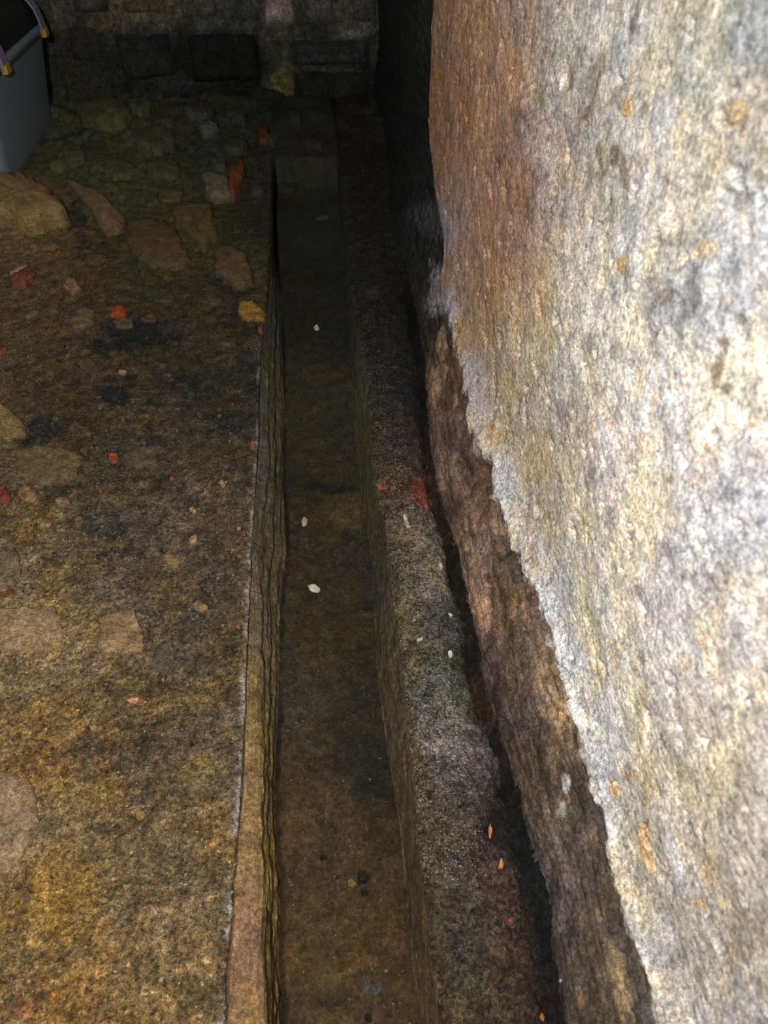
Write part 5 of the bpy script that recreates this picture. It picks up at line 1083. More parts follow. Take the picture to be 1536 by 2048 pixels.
def plain_material(name, c, rough=.5, spec=.5, bump=0):
    m = bpy.data.materials.new(name); m.use_nodes = True
    b = m.node_tree.nodes['Principled BSDF']; N = m.node_tree.nodes; L = m.node_tree.links
    tc = N.new('ShaderNodeTexCoord'); n = N.new('ShaderNodeTexNoise'); n.inputs['Scale'].default_value = 60; n.inputs['Detail'].default_value = 4
    L.new(tc.outputs['Object'], n.inputs['Vector'])
    r = N.new('ShaderNodeMapRange'); r.inputs[3].default_value = .85; r.inputs[4].default_value = 1.15; L.new(n.outputs['Fac'], r.inputs[0])
    v = N.new('ShaderNodeVectorMath'); v.operation = 'SCALE'; v.inputs[0].default_value = c; L.new(r.outputs[0], v.inputs['Scale'])
    L.new(v.outputs[0], b.inputs['Base Color'])
    b.inputs['Roughness'].default_value = rough; b.inputs['Specular IOR Level'].default_value = spec
    return m

# ------------------------------------------------------------ mesh helpers
def link(name, me, mat, parent=None, **props):
    if mat: me.materials.append(mat)
    o = bpy.data.objects.new(name, me); COL.objects.link(o)
    if parent: o.parent = parent
    for k, v in props.items(): o[k] = v
    return o

def mesh_from(name, V, Fq, tone=None, smooth=True, tris=False):
    me = bpy.data.meshes.new(name)
    V = np.asarray(V, np.float32).reshape(-1, 3); Fq = np.asarray(Fq, np.int32)
    k = Fq.shape[1]
    me.vertices.add(len(V)); me.vertices.foreach_set('co', V.ravel())
    me.loops.add(Fq.size); me.loops.foreach_set('vertex_index', Fq.ravel())
    me.polygons.add(len(Fq)); me.polygons.foreach_set('loop_start', np.arange(len(Fq), dtype=np.int32)*k)
    me.polygons.foreach_set('loop_total', np.full(len(Fq), k, np.int32))
    me.update(calc_edges=True)
    me.polygons.foreach_set('use_smooth', np.full(len(Fq), smooth))
    if tone is not None: set_tone(me, tone)
    return me

def set_tone(me, tone):
    n = len(me.vertices)
    a = me.color_attributes.new('tone', 'FLOAT_COLOR', 'POINT')
    t = np.ones((n, 4), np.float32); t[:, :3] = np.asarray(tone, np.float32).reshape(-1, 3) if np.ndim(tone) > 1 else np.array(tone, np.float32)
    a.data.foreach_set('color', t.ravel())

def grid_faces(r, c, flip=False):
    i = np.arange(r*c).reshape(r, c)
    q = np.stack([i[:-1, :-1], i[:-1, 1:], i[1:, 1:], i[1:, :-1]], -1).reshape(-1, 4)
    return q[:, ::-1] if flip else q

# rows run away from the viewer, closer together near by
def row_y(n, y0=-.25, y1=4.3):
    t = np.linspace(0, 1, n)
    # equal steps in viewing angle below the camera
    a0 = math.atan2(y0, CAM_H); a1 = math.atan2(y1, CAM_H)
    return CAM_H*np.tan(a0+(a1-a0)*t)
R = 640
Y = row_y(R)
Y2 = Y[:, None]

END_Y = 3.27        # the gutter runs out into rubble here
def far_rise(x, y):
    n = fbm(x, y, 0*x, 3.2, 4, .55, 3.0)
    return sstep(2.7, 4.1, y)*(.03+.07*np.abs(n)) - sstep(3.2, 4.2, y)*.01

def rough_ground(x, y, coarse=1.0):
    z = .006*coarse*fbm(x, y, 0*x, 5, 4, .5, 1.0) + .0030*coarse*fbm(x, y, 0*x, 28, 4, .6, 2.0)
    return z

anchors = {}
# ------------------------------------------------------------ floor
def build_floor():
    d = np.concatenate([np.linspace(0, .02, 9)[:-1], np.linspace(.02, .75, 230)[:-1], np.linspace(.75, 2.6, 130)])
    nA = .0055*perlin(Y2*7, Y2*0+6.3, Y2*0)+.0035*perlin(Y2*22, Y2*0+3.3, Y2*0) + .0018*perlin(Y2*75, Y2*0+1.3, Y2*0)
    X = curve('L0', Y2)+nA - d[None, :]
    YY = np.broadcast_to(Y2, X.shape).copy()
    n1 = fbm(X, YY, 0*X, 9, 4, .6, 5.0); n2 = fbm(X, YY, 0*X, 34, 4, .65, 8.0); n3 = fbm(X, YY, 0*X, 120, 3, .7, 9.0)
    n3 = n3*far_fade(YY); 
    Zg = rough_ground(X, YY) + .0022*n2*sstep(0, .02, d[None, :]) + .0012*n3
    Zg += far_rise(X, YY)
    # the arris beside the gutter: thin pale lip, then a fall into the crack
    Zg -= .004*np.exp(-(d[None, :]/.006)**2)
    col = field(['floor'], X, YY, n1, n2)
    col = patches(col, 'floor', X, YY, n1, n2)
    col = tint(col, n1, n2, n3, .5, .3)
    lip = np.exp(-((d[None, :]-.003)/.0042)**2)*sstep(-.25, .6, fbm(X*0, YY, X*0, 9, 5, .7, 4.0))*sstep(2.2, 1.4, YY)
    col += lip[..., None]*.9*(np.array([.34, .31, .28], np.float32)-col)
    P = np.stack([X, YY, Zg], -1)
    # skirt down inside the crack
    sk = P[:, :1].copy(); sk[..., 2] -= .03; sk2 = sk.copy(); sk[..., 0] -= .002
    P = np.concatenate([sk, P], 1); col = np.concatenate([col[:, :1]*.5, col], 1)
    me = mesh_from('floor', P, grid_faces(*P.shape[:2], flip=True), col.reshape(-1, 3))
    o = link('floor', me, M_floor, kind='structure')
    anchors['floor'] = (P.reshape(-1, 3), col.reshape(-1, 3))
    return o
floor = build_floor()

# ------------------------------------------------------------ gutter
def build_gutter():
    A, B, C, D = (curve(k, Y2) for k in ('L0', 'L1', 'L2', 'R0')); E = curve('R1', Y2)
    wob = .0022*perlin(Y2*30, Y2*0+7.3, Y2*0)
    A = A+.0055*perlin(Y2*7, Y2*0+6.3, Y2*0)+.0035*perlin(Y2*22, Y2*0+3.3, Y2*0)+.0018*perlin(Y2*75, Y2*0+1.3, Y2*0)
    B = np.maximum(B, A+.004)+wob; C = np.maximum(C, B+.004)+wob*1.5; E = E+.004*perlin(Y2*11, Y2*0+2.3, Y2*0)+.0022*perlin(Y2*48, Y2*0+8.3, Y2*0); D = np.minimum(D, E-.002)
    ns, nl, nb, nr = 26, 44, 120, 40
    t1 = np.linspace(0, 1, ns)[None, :-1]; t2 = np.linspace(0, 1, nl)[None, :-1]; t3 = np.linspace(0, 1, nb)[None, :-1]; t4 = np.linspace(0, 1, nr)[None]
    e = sstep(END_Y+.03, END_Y-.02, Y2)
    Zb = -.11
    strata = lambda t: t + .05*np.sin(t*22)*(1-t)*1.2
    X = np.concatenate([A+(B-A)*t1, B+(C-B)*(t2+.045*np.sin(t2*19)), C+(D-C)*t3, D+(E-D)*(t4+0*Y2)], 1)
    Z = np.concatenate([-.006-.016*t1+0*Y2, -.022+(Zb+.022)*(.5*t2+.5*sstep(0, 1, t2))+0*Y2, Zb-.006*np.sin(np.pi*t3)+0*Y2, Zb+(.11-.004)*t4**.85+0*Y2], 1)
    part = np.concatenate([np.zeros(ns-1), np.ones(nl-1), np.full(nb-1, 2.), np.full(nr, 3.)])[None]
    tt = np.concatenate([t1, t2, t3, t4], 1)
    YY = np.broadcast_to(Y2, X.shape).copy()
    Z = Z*e + (1-e)*(-.004)
    n1 = fbm(X, YY, Z, 9, 4, .6, 15.0); n2 = fbm(X, YY, Z, 34, 4, .65, 18.0); n3 = fbm(X, YY, Z, 120, 3, .7, 19.0)
    n3 = n3*far_fade(YY); n2 = n2*far_fade(YY)**.5
    # bedding laid bare on the cut sides runs along the gutter
    st = fbm(X*3.5, YY*.45, Z*3.5, 24, 5, .65, 2.2)
    side = ((part == 0)*.5+(part == 1)+(part == 3))*np.ones_like(X)
    bed = (part == 2)
    Z += bed*(.0028*n2+.0012*n3+.003*n1) + rough_ground(X, YY, .5)
    amp = side*sstep(0, .12, np.minimum(tt, 1-tt)+.05)
    X += amp*(.0022*st + .0012*n2)*np.where(part == 3, 1.0, 1.0)*1.0
    Z += side*(.0012*st)
    # cracks: beside the lip, inside the strip, at the bed's left edge
    ck = lambda t0, w, s: np.exp(-((tt-t0-.06*perlin(YY*25+s, YY*0, YY*0))/w)**2)
    crack = (part == 0)*ck(0.02, .07, 1.)*.9 + (part == 0)*ck(.97, .06, 2.)*.5*sstep(-.2, .3, perlin(YY*6, YY*0+5, YY*0)) + (part == 2)*ck(.015, .022, 3.)*sstep(-.35, .1, perlin(YY*5, YY*0+9, YY*0)) + (part == 1)*ck(.55, .05, 6.)*sstep(0, .3, perlin(YY*4, YY*0+19, YY*0))*.7
    crack = crack*sstep(3, 2, YY)
    Z -= .007*crack
    for (px, py, pr, pl) in PITS:
        q = np.sqrt((X-px)**2+(YY-py)**2)/pr + .4*n2
        Z -= bed*.012*sstep(1.2, .5, q)
    Z += far_rise(X, YY)
    cs = field(['strip', 'side'], X, YY, n1*.6, n2*.3)
    cstrip = field(['strip'], X, YY, n1*.6, n2*.3)
    cside = field(['side'], X, YY, n1*.6, n2*.3)
    cb = field(['gutter'], X, YY, n1, n2); cb = patches(cb, 'gutter', X, YY, n1, n2)
    cr = field(['sider'], X, YY, n1*.6, n2*.3)
    pp = part[..., None]
    col = np.where(pp == 0, cstrip, np.where(pp == 1, cside, np.where(pp == 2, cb, cr)))
    b = (part == 0)*sstep(.8, 1, tt)+0*X; col = col*(1-.5*b[..., None])+cs*.5*b[..., None]
    b = sstep(.85, 1, tt)*(part == 1)+0*X; col = col*(1-.5*b[..., None])+cb*.5*b[..., None]
    col = tint(col, n1, n2, n3, .38, .25)
    col = col*(np.exp(.28*side*st))[..., None]
    e2 = (sstep(END_Y+.12, END_Y-.12, YY+.1*n1))[..., None]
    col = col*e2+(1-e2)*tint(field(['floor'], X, YY, n1, n2), n1, n2, n3, .5, .2)
    col *= (1-.75*np.clip(crack, 0, 1))[..., None]
    P = np.stack([X, YY, Z], -1)
    sk = P[:, :1].copy(); sk[..., 2] -= .03
    sk2 = P[:, -1:].copy(); sk2[..., 0] += .004; sk2[..., 2] -= .03
    P = np.concatenate([sk, P, sk2], 1); col = np.concatenate([col[:, :1]*.3, col, col[:, -1:]], 1)
    me = mesh_from('gutter', P, grid_faces(*P.shape[:2]), col.reshape(-1, 3))
    o = link('gutter', me, M_gutter, kind='structure')
    bedm = np.concatenate([[False], (part[0] == 2) & (tt[0] > .06) & (tt[0] < .95), [False]])
    anchors['gutter'] = (P[:, bedm].reshape(-1, 3), col[:, bedm].reshape(-1, 3))
    return o
gutter = build_gutter()

# ------------------------------------------------------------ ledge between gutter and wall
def build_ledge():
    E = curve('R1', Y2)+.004*perlin(Y2*11, Y2*0+2.3, Y2*0)+.0022*perlin(Y2*48, Y2*0+8.3, Y2*0); W = curve_s('W', Y2)+.012
    n = 150; t = np.linspace(0, 1, n)[None]
    X = E+(W-E)*t; YY = np.broadcast_to(Y2, X.shape).copy()
    n1 = fbm(X, YY, 0*X, 10, 4, .6, 25.0); n2 = fbm(X, YY, 0*X, 38, 4, .65, 28.0); n3 = fbm(X, YY, 0*X, 150, 3, .75, 29.0)
    n3 = n3*far_fade(YY)
    Z = -.004+.010*np.sin(np.pi*np.clip(t/.82, 0, 1))**.7 + 0*X
    g = sstep(.74, .90, t+.05*n1)*sstep(2.3, 1.5, YY)
    Z -= .016*g
    Z += .026*sstep(.90, 1.0, t+.04*n2)*sstep(2.6, 1.8, YY)
    edge = np.exp(-(t/.05)**2)
    Z -= .006*edge*np.clip(n1+.3, 0, 1)
    Z += rough_ground(X, YY, .8)+.003*n2+.0022*n3+far_rise(X, YY)
    col = field(['ledge'], X, YY, n1, n2)
    col = patches(col, 'ledge', X, YY, n1, n2)
    cg = field(['groove'], X, YY, n1*.5, n2*.3)
    gm = sstep(.6, .95, sstep(.70, .90, t+.06*n1))*sstep(2.4, 1.9, YY)
    col = col*(1-gm[..., None])+cg*gm[..., None]
    eb = (.8*sstep(.16, 0, t+.10*n1+.06*n2)*np.ones_like(X))[..., None]
    col = col*(1-eb)+field(['sider'], X, YY, n1*.5, n2*.3)*.72*eb
    col = tint(col, n1, n2, n3, .5, .2)
    P = np.stack([X, YY, Z], -1)
    sk = P[:, :1].copy(); sk[..., 2] -= .03
    sk2 = P[:, -1:].copy(); sk2[..., 0] += .03; sk2[..., 2] -= .03
    P = np.concatenate([sk, P, sk2], 1); col = np.concatenate([col[:, :1], col, col[:, -1:]], 1)
    me = mesh_from('ledge', P, grid_faces(*P.shape[:2]), col.reshape(-1, 3))
    o = link('ledge', me, M_ledge, kind='structure')
    anchors['ledge'] = (P.reshape(-1, 3), col.reshape(-1, 3))
    return o
ledge = build_ledge()

# ------------------------------------------------------------ right wall
WALL_X = .318
def build_wall():
    ny = 720
    s = np.linspace(0, 1, ny)
    y = -.35+4.75*(np.exp(2.3*s)-1)/(math.exp(2.3)-1)
    z = np.concatenate([np.linspace(-.06, 0, 10)[:-1], np.linspace(0, .5, 250)[:-1], np.linspace(.5, 1.15, 220)[:-1], np.linspace(1.15, 2.3, 60)])
    YY, ZZ = np.meshgrid(y, z, indexing='ij')
    Bd = np.array(BOUND); zb = np.interp(YY, Bd[:, 0], Bd[:, 1])
    n0 = fbm(YY*0, YY, ZZ, 2.6, 3, .5, 30.0)
    n1 = fbm(YY*0, YY, ZZ, 9, 4, .6, 35.0); n2 = fbm(YY*0, YY, ZZ, 34, 4, .65, 38.0); n3 = fbm(YY*0, YY, ZZ, 120, 3, .7, 39.0)
    lay = fbm(YY*0, YY*.45, ZZ*1.6, 16, 4, .6, 44.0)
    ridge = 1-np.abs(fbm(YY*0, YY*.8, ZZ*1.2, 11, 4, .55, 47.0))
    base = curve_s('W', YY)
    k = sstep(-.02, .26, ZZ)
    X = base*(1-k)+WALL_X*k
    below = sstep(.016, -.016, ZZ-zb+.018*n1+.010*n2+.006*n3)       # 1 on the bare rock under the plaster
    ff = far_fade(YY)
    n3 = n3*ff
    st = fbm(YY*0, YY*.42+.02*n1, ZZ*2.2+.01*n2, 24, 6, .72, 91.0)
    X += .008*n0*k+.0024*n1+.0007*n2+.0006*n3+.0006*lay+.0028*below*st
    X += .008*below
    # plaster edge overhangs slightly
    X -= .005*np.exp(-((ZZ-zb-.010+.012*n1+.006*n2)/.012)**2)*sstep(1.9, 1.2, YY)
    # small hollows
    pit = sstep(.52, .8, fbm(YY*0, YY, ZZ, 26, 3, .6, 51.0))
    X += .006*pit
    st2 = np.exp(.26*st+.22*n2)*(1-.35*sstep(.25, .7, -st))
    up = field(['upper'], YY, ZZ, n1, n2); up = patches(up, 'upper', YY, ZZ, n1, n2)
    lo = field(['lower'], YY, ZZ, n1, n2); lo = patches(lo, 'lower', YY, ZZ, n1, n2)
    lo = lo*st2[..., None]
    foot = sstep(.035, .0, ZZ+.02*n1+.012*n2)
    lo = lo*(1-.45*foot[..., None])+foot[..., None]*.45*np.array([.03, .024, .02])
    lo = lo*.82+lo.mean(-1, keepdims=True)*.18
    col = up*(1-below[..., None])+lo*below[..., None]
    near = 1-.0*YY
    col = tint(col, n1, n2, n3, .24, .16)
    # grey and ochre mineral bloom in the lime
    gb = sstep(.05, .45, fbm(YY*0, YY, ZZ, 24, 6, .7, 61.0))
    col = col*(1-.26*gb[..., None]*np.array([1.0, .95, .85]))
    ob = sstep(.2, .8, fbm(YY*0, YY, ZZ, 20, 5, .65, 71.0))
    col = col*(1+ob[..., None]*np.array([.11, .03, -.10]))
    db = sstep(.35, .75, fbm(YY*0, YY, ZZ, 46, 4, .7, 81.0))
    col = col*(1-.34*db[..., None])
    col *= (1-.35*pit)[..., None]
    col = np.clip(col, .006, .85)
    P = np.stack([X, YY, ZZ], -1)
    me = mesh_from('wall_right', P, grid_faces(*P.shape[:2], flip=True), col.reshape(-1, 3))
    o = link('wall_right', me, M_wall, kind='structure')
    anchors['wall'] = (P.reshape(-1, 3), col.reshape(-1, 3))
    return o
wall_right = build_wall()

# ------------------------------------------------------------ back wall with its blocks
BACK_Y = 4.16
def build_back():
    x = np.linspace(-2.8, .45, 330); z = np.linspace(-.15, 2.3, 230)
    XX, ZZ = np.meshgrid(x, z, indexing='ij')
    n1 = fbm(XX, ZZ, 0*XX, 6, 4, .6, 5.5); n2 = fbm(XX, ZZ, 0*XX, 22, 4, .65, 6.5); n3 = fbm(XX, ZZ, 0*XX, 70, 2, .7, 7.5)
    YYb = BACK_Y+.015*n1+.008*n2
    col = field(['back'], XX, ZZ, n1, n2); col = patches(col, 'back', XX, ZZ, n1, n2); col = tint(col, n1, n2, n3, .5, .2)
    P = np.stack([XX, YYb, ZZ], -1)
    me = mesh_from('wall_back', P, grid_faces(*P.shape[:2]), col.reshape(-1, 3))
    o = link('wall_back', me, M_back, kind='structure')
    rnd = random.Random(3)
    for (x0, z0, x1, z1, c, pr) in BLOCKS:
        nx, nz = 16, 10
        g = .006
        u = np.linspace(-1, 1, nx); v = np.linspace(-1, 1, nz)
        U, V = np.meshgrid(u, v, indexing='ij')
        cx, cz = (x0+x1)/2, (z0+z1)/2; hx, hz = (x1-x0)/2-g, (z1-z0)/2-g
        Ux = np.sign(U)*np.abs(U)**.8
        px = cx+Ux*hx; pz = cz+V*hz
        w = fbm(px, pz, 0*px, 7, 3, .6, 3.3)
        px = px+.010*fbm(px, pz, 0*px, 9, 2, .5, 8.8); pz = pz+.010*fbm(px, pz, 0*px, 9, 2, .5, 9.9)
        ed = np.maximum(np.abs(U)**8, np.abs(V)**6)
        py = BACK_Y-pr*(1-ed)+.03*ed+.010*w*(1-ed)
        t = np.array(c)*np.exp(.45*fbm(px, pz, 0*px, 24, 3, .65, 1.1))[..., None]
        me = mesh_from('block', np.stack([px, py, pz], -1), grid_faces(nx, nz), np.clip(t, .006, .8).reshape(-1, 3))
        link('block', me, M_back, o)
    return o
wall_back = build_back()

# ------------------------------------------------------------ stones set into floor, ledge and wall
def nearest(key, p, axes):
    V, C = anchors[key]
    d = (V[:, axes[0]]-p[0])**2+(V[:, axes[1]]-p[1])**2
    i = int(np.argmin(d)); return V[i], C[i]

def stone_mesh(name, pts, h, c, frame, key, axes, seed=0, soft=.5):
    pts = np.array(pts); cen = pts.mean(0)
    rel = pts-cen
    # resample the outline and roughen it
    big = np.abs(rel).max() > .04
    n = 40 if big else 18
    closed = np.vstack([rel, rel[:1]]); seg = np.linalg.norm(np.diff(closed, axis=0), axis=1); cum = np.concatenate([[0], np.cumsum(seg)])
    tt = np.linspace(0, cum[-1], n, endpoint=False)
    out = np.stack([np.interp(tt, cum, closed[:, 0]), np.interp(tt, cum, closed[:, 1])], -1)
    out = (1-soft)*out+.5*soft*np.roll(out, 1, 0)+.5*soft*np.roll(out, -1, 0)
    rr = random.Random(seed)
    out *= (1+np.array([rr.uniform(-.09, .09) for _ in range(n)]))[:, None]
    base, bc = nearest(key, cen, axes)
    rings = [(1.02, -.012), (1.0, .35*h), (.95, .85*h), (.8, h), (.5, h*1.06), (.2, h*1.08)]
    V = []; uvs = []
    for (s, hh) in rings:
        ring = out*s; q = cen+ring
        nz = fbm(q[:, 0], q[:, 1], q[:, 0]*0, 30, 4, .6, seed*1.7)
        k = h*.22*(1 if s < 1 else 0)+(.0012 if s < 1 else 0)
        hv = hh+k*nz
        V.append(np.column_stack([q, hv]))
    V.append(np.array([[cen[0], cen[1], h*1.08]]))
    V = np.vstack(V); m = len(rings)
    F = []
    for r in range(m-1):
        for i in range(n):
            j = (i+1) % n
            F.append((r*n+i, r*n+j, (r+1)*n+j, (r+1)*n+i))
    for i in range(n):
        F.append(((m-1)*n+i, (m-1)*n+(i+1) % n, m*n, m*n))
    A, AC = anchors[key]
    ext = np.abs(rel).max()*1.1+.012
    sel = (np.abs(A[:, axes[0]]-cen[0]) < ext) & (np.abs(A[:, axes[1]]-cen[1]) < ext)
    third = 3-axes[0]-axes[1]
    bh = np.full(len(V), base[third]); gc = np.repeat(bc[None], len(V), 0)
    if sel.sum() > 3:
        As, Cs = A[sel], AC[sel]
        for q in range(len(V)):
            i = int(np.argmin((As[:, axes[0]]-V[q, 0])**2+(As[:, axes[1]]-V[q, 1])**2))
            bh[q] = As[i, third]; gc[q] = Cs[i]
        if h > .012: bh = .5*bh+.5*np.median(bh)
    bb = np.zeros((3, len(V))); bb[third] = bh
    P = frame(V[:, 0], V[:, 1], V[:, 2], bb)
    tone = np.array(c)*np.exp(.38*fbm(V[:, 0], V[:, 1], 0*V[:, 0], 45, 4, .65, seed*.9+2))[:, None]
    rim = np.zeros(len(V)); rim[:2*n] = .75; rim[2*n:3*n] = .4
    if name in ('stone', 'brick'):
        rim = rim*(1 if name == 'stone' else .4)
        rim += .25*np.clip(fbm(V[:, 0], V[:, 1], 0*V[:, 0], 60, 3, .6, seed*1.3+9), 0, 1)*(name == 'stone')
        tone = tone*(1-rim[:, None])+gc*rim[:, None]
    me = bpy.data.meshes.new(name)
    me.from_pydata([tuple(map(float, p)) for p in P], [], [tuple(dict.fromkeys(f)) for f in F]); me.update()
    me.polygons.foreach_set('use_smooth', np.full(len(me.polygons), True))
    set_tone(me, np.clip(tone, .006, .85))
    return me
frames = {
 'ground': lambda u, v, h, b: np.column_stack([u, v, h+b[2]]),
 'gutter': lambda u, v, h, b: np.column_stack([u, v, h+b[2]]),
 'wall': lambda u, v, h, b: np.column_stack([b[0]-h, u, v]),
}
for i, (nm, pl, pts, c, h) in enumerate(STONES):
    cen = np.mean(pts, 0)
    if pl == 'ground':
        if cen[0] > curve('R1', cen[1])-.01 and cen[1] < 2.6: key, par = 'ledge', ledge
        elif cen[0] > curve('L0', cen[1]) and cen[1] > 2.9 and cen[0] < curve('R1', cen[1]): key, par = 'gutter', floor
        elif cen[0] >= curve('R1', cen[1]): key, par = 'ledge', ledge
        else: key, par = 'floor', floor
        ax = (0, 1)
        if key == 'gutter': anchors.setdefault('gutter', anchors['floor'])
    else: key, par, ax = 'wall', wall_right, (1, 2)
    me = stone_mesh(nm, pts, h, c, frames[pl], key, ax, seed=i+1)
    link(nm, me, M_stone, par)

# ------------------------------------------------------------ loose chips and flakes
for i, (nm, pl, pts, c, h, lab, cat, grp) in enumerate(CHIPS):
    cen = np.mean(pts, 0)
    key = 'gutter' if pl == 'gutter' else 'ledge'
    me = stone_mesh(nm, pts, h, c, frames[pl], key, (0, 1), seed=200+i, soft=.15)
    co = np.empty(len(me.vertices)*3, np.float32); me.vertices.foreach_get('co', co); co = co.reshape(-1, 3)
    org = co.mean(0); org[2] = co[:, 2].min()+.009
    co[:, 2] = np.where(co[:, 2] < org[2]-.001, org[2]-.001, co[:, 2]); co -= org
    me.vertices.foreach_set('co', co.ravel()); me.update()
    o = link(nm, me, M_chip, label=lab, category=cat)
    o.location = org
    if grp: o['group'] = grp

# ------------------------------------------------------------ grit: sharp little grains frozen in the mortar
def grit(name, parent, key, mask, count, smin, smax, tones, seed, mat):
    V0, C0 = anchors[key]; rs = np.random.RandomState(seed)
    idx = np.nonzero(mask(V0))[0]
    wgt = np.clip(1/np.maximum(1, (V0[idx, 1]+.5)**.0), 0, 1)
    pick = rs.choice(idx, count)
    n = count
    o = np.array([[1,0,0],[-1,0,0],[0,1,0],[0,-1,0],[0,0,1],[0,0,-1]], np.float32)
    Fo = np.array([[0,2,4],[2,1,4],[1,3,4],[3,0,4],[2,0,5],[1,2,5],[3,1,5],[0,3,5]], np.int32)
    s = (smin+(smax-smin)*rs.rand(n)**3)[:, None, None]
    sh = rs.uniform(.6, 1.3, (n, 1, 3)); jit = rs.uniform(-.25, .25, (n, 6, 3))
    a = rs.rand(n)*6.28; ca, sa = np.cos(a)[:, None], np.sin(a)[:, None]
    b = (o[None]+jit)*sh*s
    bx = b[..., 0]*ca-b[..., 1]*sa; by = b[..., 0]*sa+b[..., 1]*ca
    b = np.stack([bx, by, b[..., 2]*.7], -1)
    V = V0[pick][:, None, :]+b + np.array([0, 0, .0005])
    F = (Fo[None]+(np.arange(n)*6)[:, None, None]).reshape(-1, 3)
    T = np.array(tones, np.float32)[rs.randint(0, len(tones), n)]*rs.uniform(.7, 1.2, (n, 1))
    T = .45*T+.55*np.clip(C0[pick]*rs.uniform(.8, 2.6, (n, 1)), 0, .7)
    me = mesh_from(name, V.reshape(-1, 3), F, np.repeat(T, 6, axis=0), smooth=False)
    link(name, me, mat, parent, kind='stuff')
grit('grit', floor, 'floor', lambda V: (V[:, 1] > .25) & (V[:, 1] < 2.6) & (V[:, 0] > -1.3), 9000, .0007, .0030, [(.3, .24, .16), (.22, .18, .13), (.4, .34, .26), (.12, .10, .08), (.34, .12, .06)], 3, M_chip)
grit('grit', gutter, 'gutter', lambda V: (V[:, 1] > .25) & (V[:, 1] < 2.4), 1500, .0006, .002, [(.16, .14, .10), (.2, .17, .12)], 4, M_chip)
grit('grit', ledge, 'ledge', lambda V: (V[:, 1] > .42) & (V[:, 1] < 2.2) & (V[:, 0] < curve('R1', V[:, 1])+.62*(curve('W', V[:, 1])-curve('R1', V[:, 1]))), 7500, .0005, .0019, [(.2, .19, .17), (.28, .26, .23), (.12, .11, .09), (.4, .38, .34)], 5, M_chip)

# ------------------------------------------------------------ plastic tub with a lid
def rounded(hx, hy, r, n=6):
    pts = []
    for cx, cy, a0 in ((hx-r, hy-r, 0), (-hx+r, hy-r, 90), (-hx+r, -hy+r, 180), (hx-r, -hy+r, 270)):
        for k in range(n+1):
            a = math.radians(a0+90*k/n); pts.append((cx+r*math.cos(a), cy+r*math.sin(a)))
    return pts

def loft(name, rings, mat, parent, cap_top=True, cap_bot=True):
    n = len(rings[0]); V = [p for r in rings for p in r]; F = []
    for k in range(len(rings)-1):
        for i in range(n):
            j = (i+1) % n
            F.append((k*n+i, k*n+j, (k+1)*n+j, (k+1)*n+i))
    if cap_bot: F.append(tuple(range(n))[::-1])
    if cap_top: F.append(tuple((len(rings)-1)*n+i for i in range(n)))
    me = bpy.data.meshes.new(name); me.from_pydata(V, [], F); me.update()
    me.polygons.foreach_set('use_smooth', np.array([len(f) == 4 for f in F]))
    o = link(name, me, mat, parent)
    return o

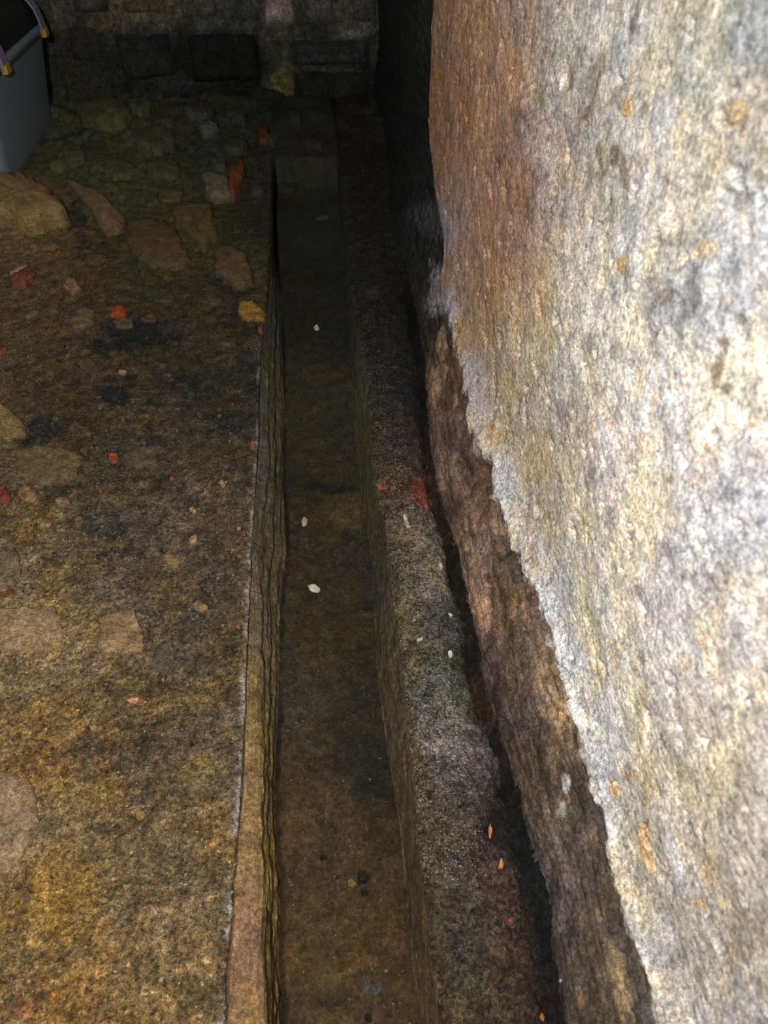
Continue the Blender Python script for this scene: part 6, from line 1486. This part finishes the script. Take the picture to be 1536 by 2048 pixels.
def build_tub():
    root = bpy.data.objects.new('storage_tub', None); COL.objects.link(root)
    root['label'] = 'blue-grey plastic storage tub with dark lid in the far left corner'; root['category'] = 'tub'
    TH = .41
    body = plain_material('tub_plastic', (.27, .37, .43), .45, .4)
    dark = plain_material('lid_plastic', (.018, .032, .026), .5, .3)
    lilac = plain_material('latch_plastic', (.36, .33, .47), .5)
    gold = plain_material('latch_catch_plastic', (.72, .42, .05), .45)
    hx, hy = .27, .45
    R_ = lambda ex, ey, z, r: [(x, y, z) for x, y in rounded(hx+ex, hy+ey, r)]
    loft('body', [R_(-.085, -.085, .012, .07), R_(-.070, -.070, 0.0, .07), R_(-.060, -.060, .012, .08), R_(-.05, -.05, .05, .08), R_(-.008, -.008, TH-.03, .07), R_(-.006, -.006, TH-.004, .07)][1:], body, root, cap_top=True)
    loft('rim', [R_(-.008, -.008, TH-.030, .07), R_(.012, .012, TH-.028, .08), R_(.014, .014, TH-.004, .08), R_(.006, .006, TH, .08), R_(-.02, -.02, TH, .07)], body, root, cap_top=True, cap_bot=True)
    loft('lid', [R_(-.004, -.004, TH, .075), R_(-.004, -.004, TH+.012, .075), R_(-.018, -.018, TH+.075, .07), R_(-.030, -.030, TH+.092, .06), R_(-.045, -.045, TH+.094, .06), R_(-.06, -.06, TH+.080, .05), R_(-.1, -.1, TH+.078, .05)], dark, root)
    for yy in (-.25, .33):
        # a curved clip from the rim up over the lid's edge
        prof = [(.020, -.030), (.024, -.006), (.021, .022), (.012, .060), (-.006, .092), (-.034, .104)]
        w = .034; V = []; F = []
        for k, (dx, dz) in enumerate(prof):
            ww = w*(1-.10*k/5)*(0.75 if k == 5 else 1)
            for (sx, sy) in ((0, -ww), (0, ww), (-.006, ww), (-.006, -ww)):
                V.append((hx+dx+sx, yy+sy, TH+dz-(0 if sx == 0 else .003)))
        for k in range(5):
            for i in range(4):
                j = (i+1) % 4; F.append((k*4+i, k*4+j, (k+1)*4+j, (k+1)*4+i))
        F += [(3, 2, 1, 0), (20, 21, 22, 23)]
        me = bpy.data.meshes.new('latch'); me.from_pydata(V, [], F); me.update()
        lt = link('latch', me, lilac, root)
        bv = lt.modifiers.new('bevel', 'BEVEL'); bv.width = .003; bv.segments = 2
        V = []; cx = hx+.026
        me2 = bpy.data.meshes.new('catch')
        x0, x1, y0, y1, z0, z1 = hx+.010, hx+.031, yy-.024, yy+.024, TH-.040, TH-.010
        V = [(x, y, z) for x in (x0, x1) for y in (y0, y1) for z in (z0, z1)]
        me2.from_pydata(V, [], [(0,1,3,2), (4,6,7,5), (0,4,5,1), (2,3,7,6), (0,2,6,4), (1,5,7,3)]); me2.update()
        ct = link('catch', me2, gold, lt); ct['label'] = 'yellow catch at the foot of the lilac latch'
        bv = ct.modifiers.new('bevel', 'BEVEL'); bv.width = .003; bv.segments = 2
    root.location = (-1.07-.27-.035, 3.44, .0)
    root.rotation_euler = (0, 0, 0)
    return root
tub = build_tub()

def build_stick():
    (x0, y0), (x1, y1) = STICK
    z0, z1 = nearest('floor', (x0, y0), (0, 1))[0][2]+.012, nearest('floor', (x1, y1), (0, 1))[0][2]+.006
    n, m = 9, 7; V = []; F = []
    for i in range(n):
        s = i/(n-1); r = .006*(1-.4*s)
        cx = x0+(x1-x0)*s+.006*math.sin(s*5); cy = y0+(y1-y0)*s; cz = z0+(z1-z0)*s+.004*math.sin(s*7)
        for k in range(m):
            a = 2*math.pi*k/m; V.append((cx+r*math.cos(a), cy, cz+r*math.sin(a)))
    for i in range(n-1):
        for k in range(m):
            j = (k+1) % m; F.append((i*m+k, i*m+j, (i+1)*m+j, (i+1)*m+k))
    F += [tuple(range(m))[::-1], tuple((n-1)*m+k for k in range(m))]
    me = bpy.data.meshes.new('stick'); me.from_pydata(V, [], F); me.update()
    set_tone(me, (.30, .24, .15))
    link('stick', me, M_chip, label='thin brown stick lying on the dark floor beside the storage tub', category='stick')
build_stick()
print('built')
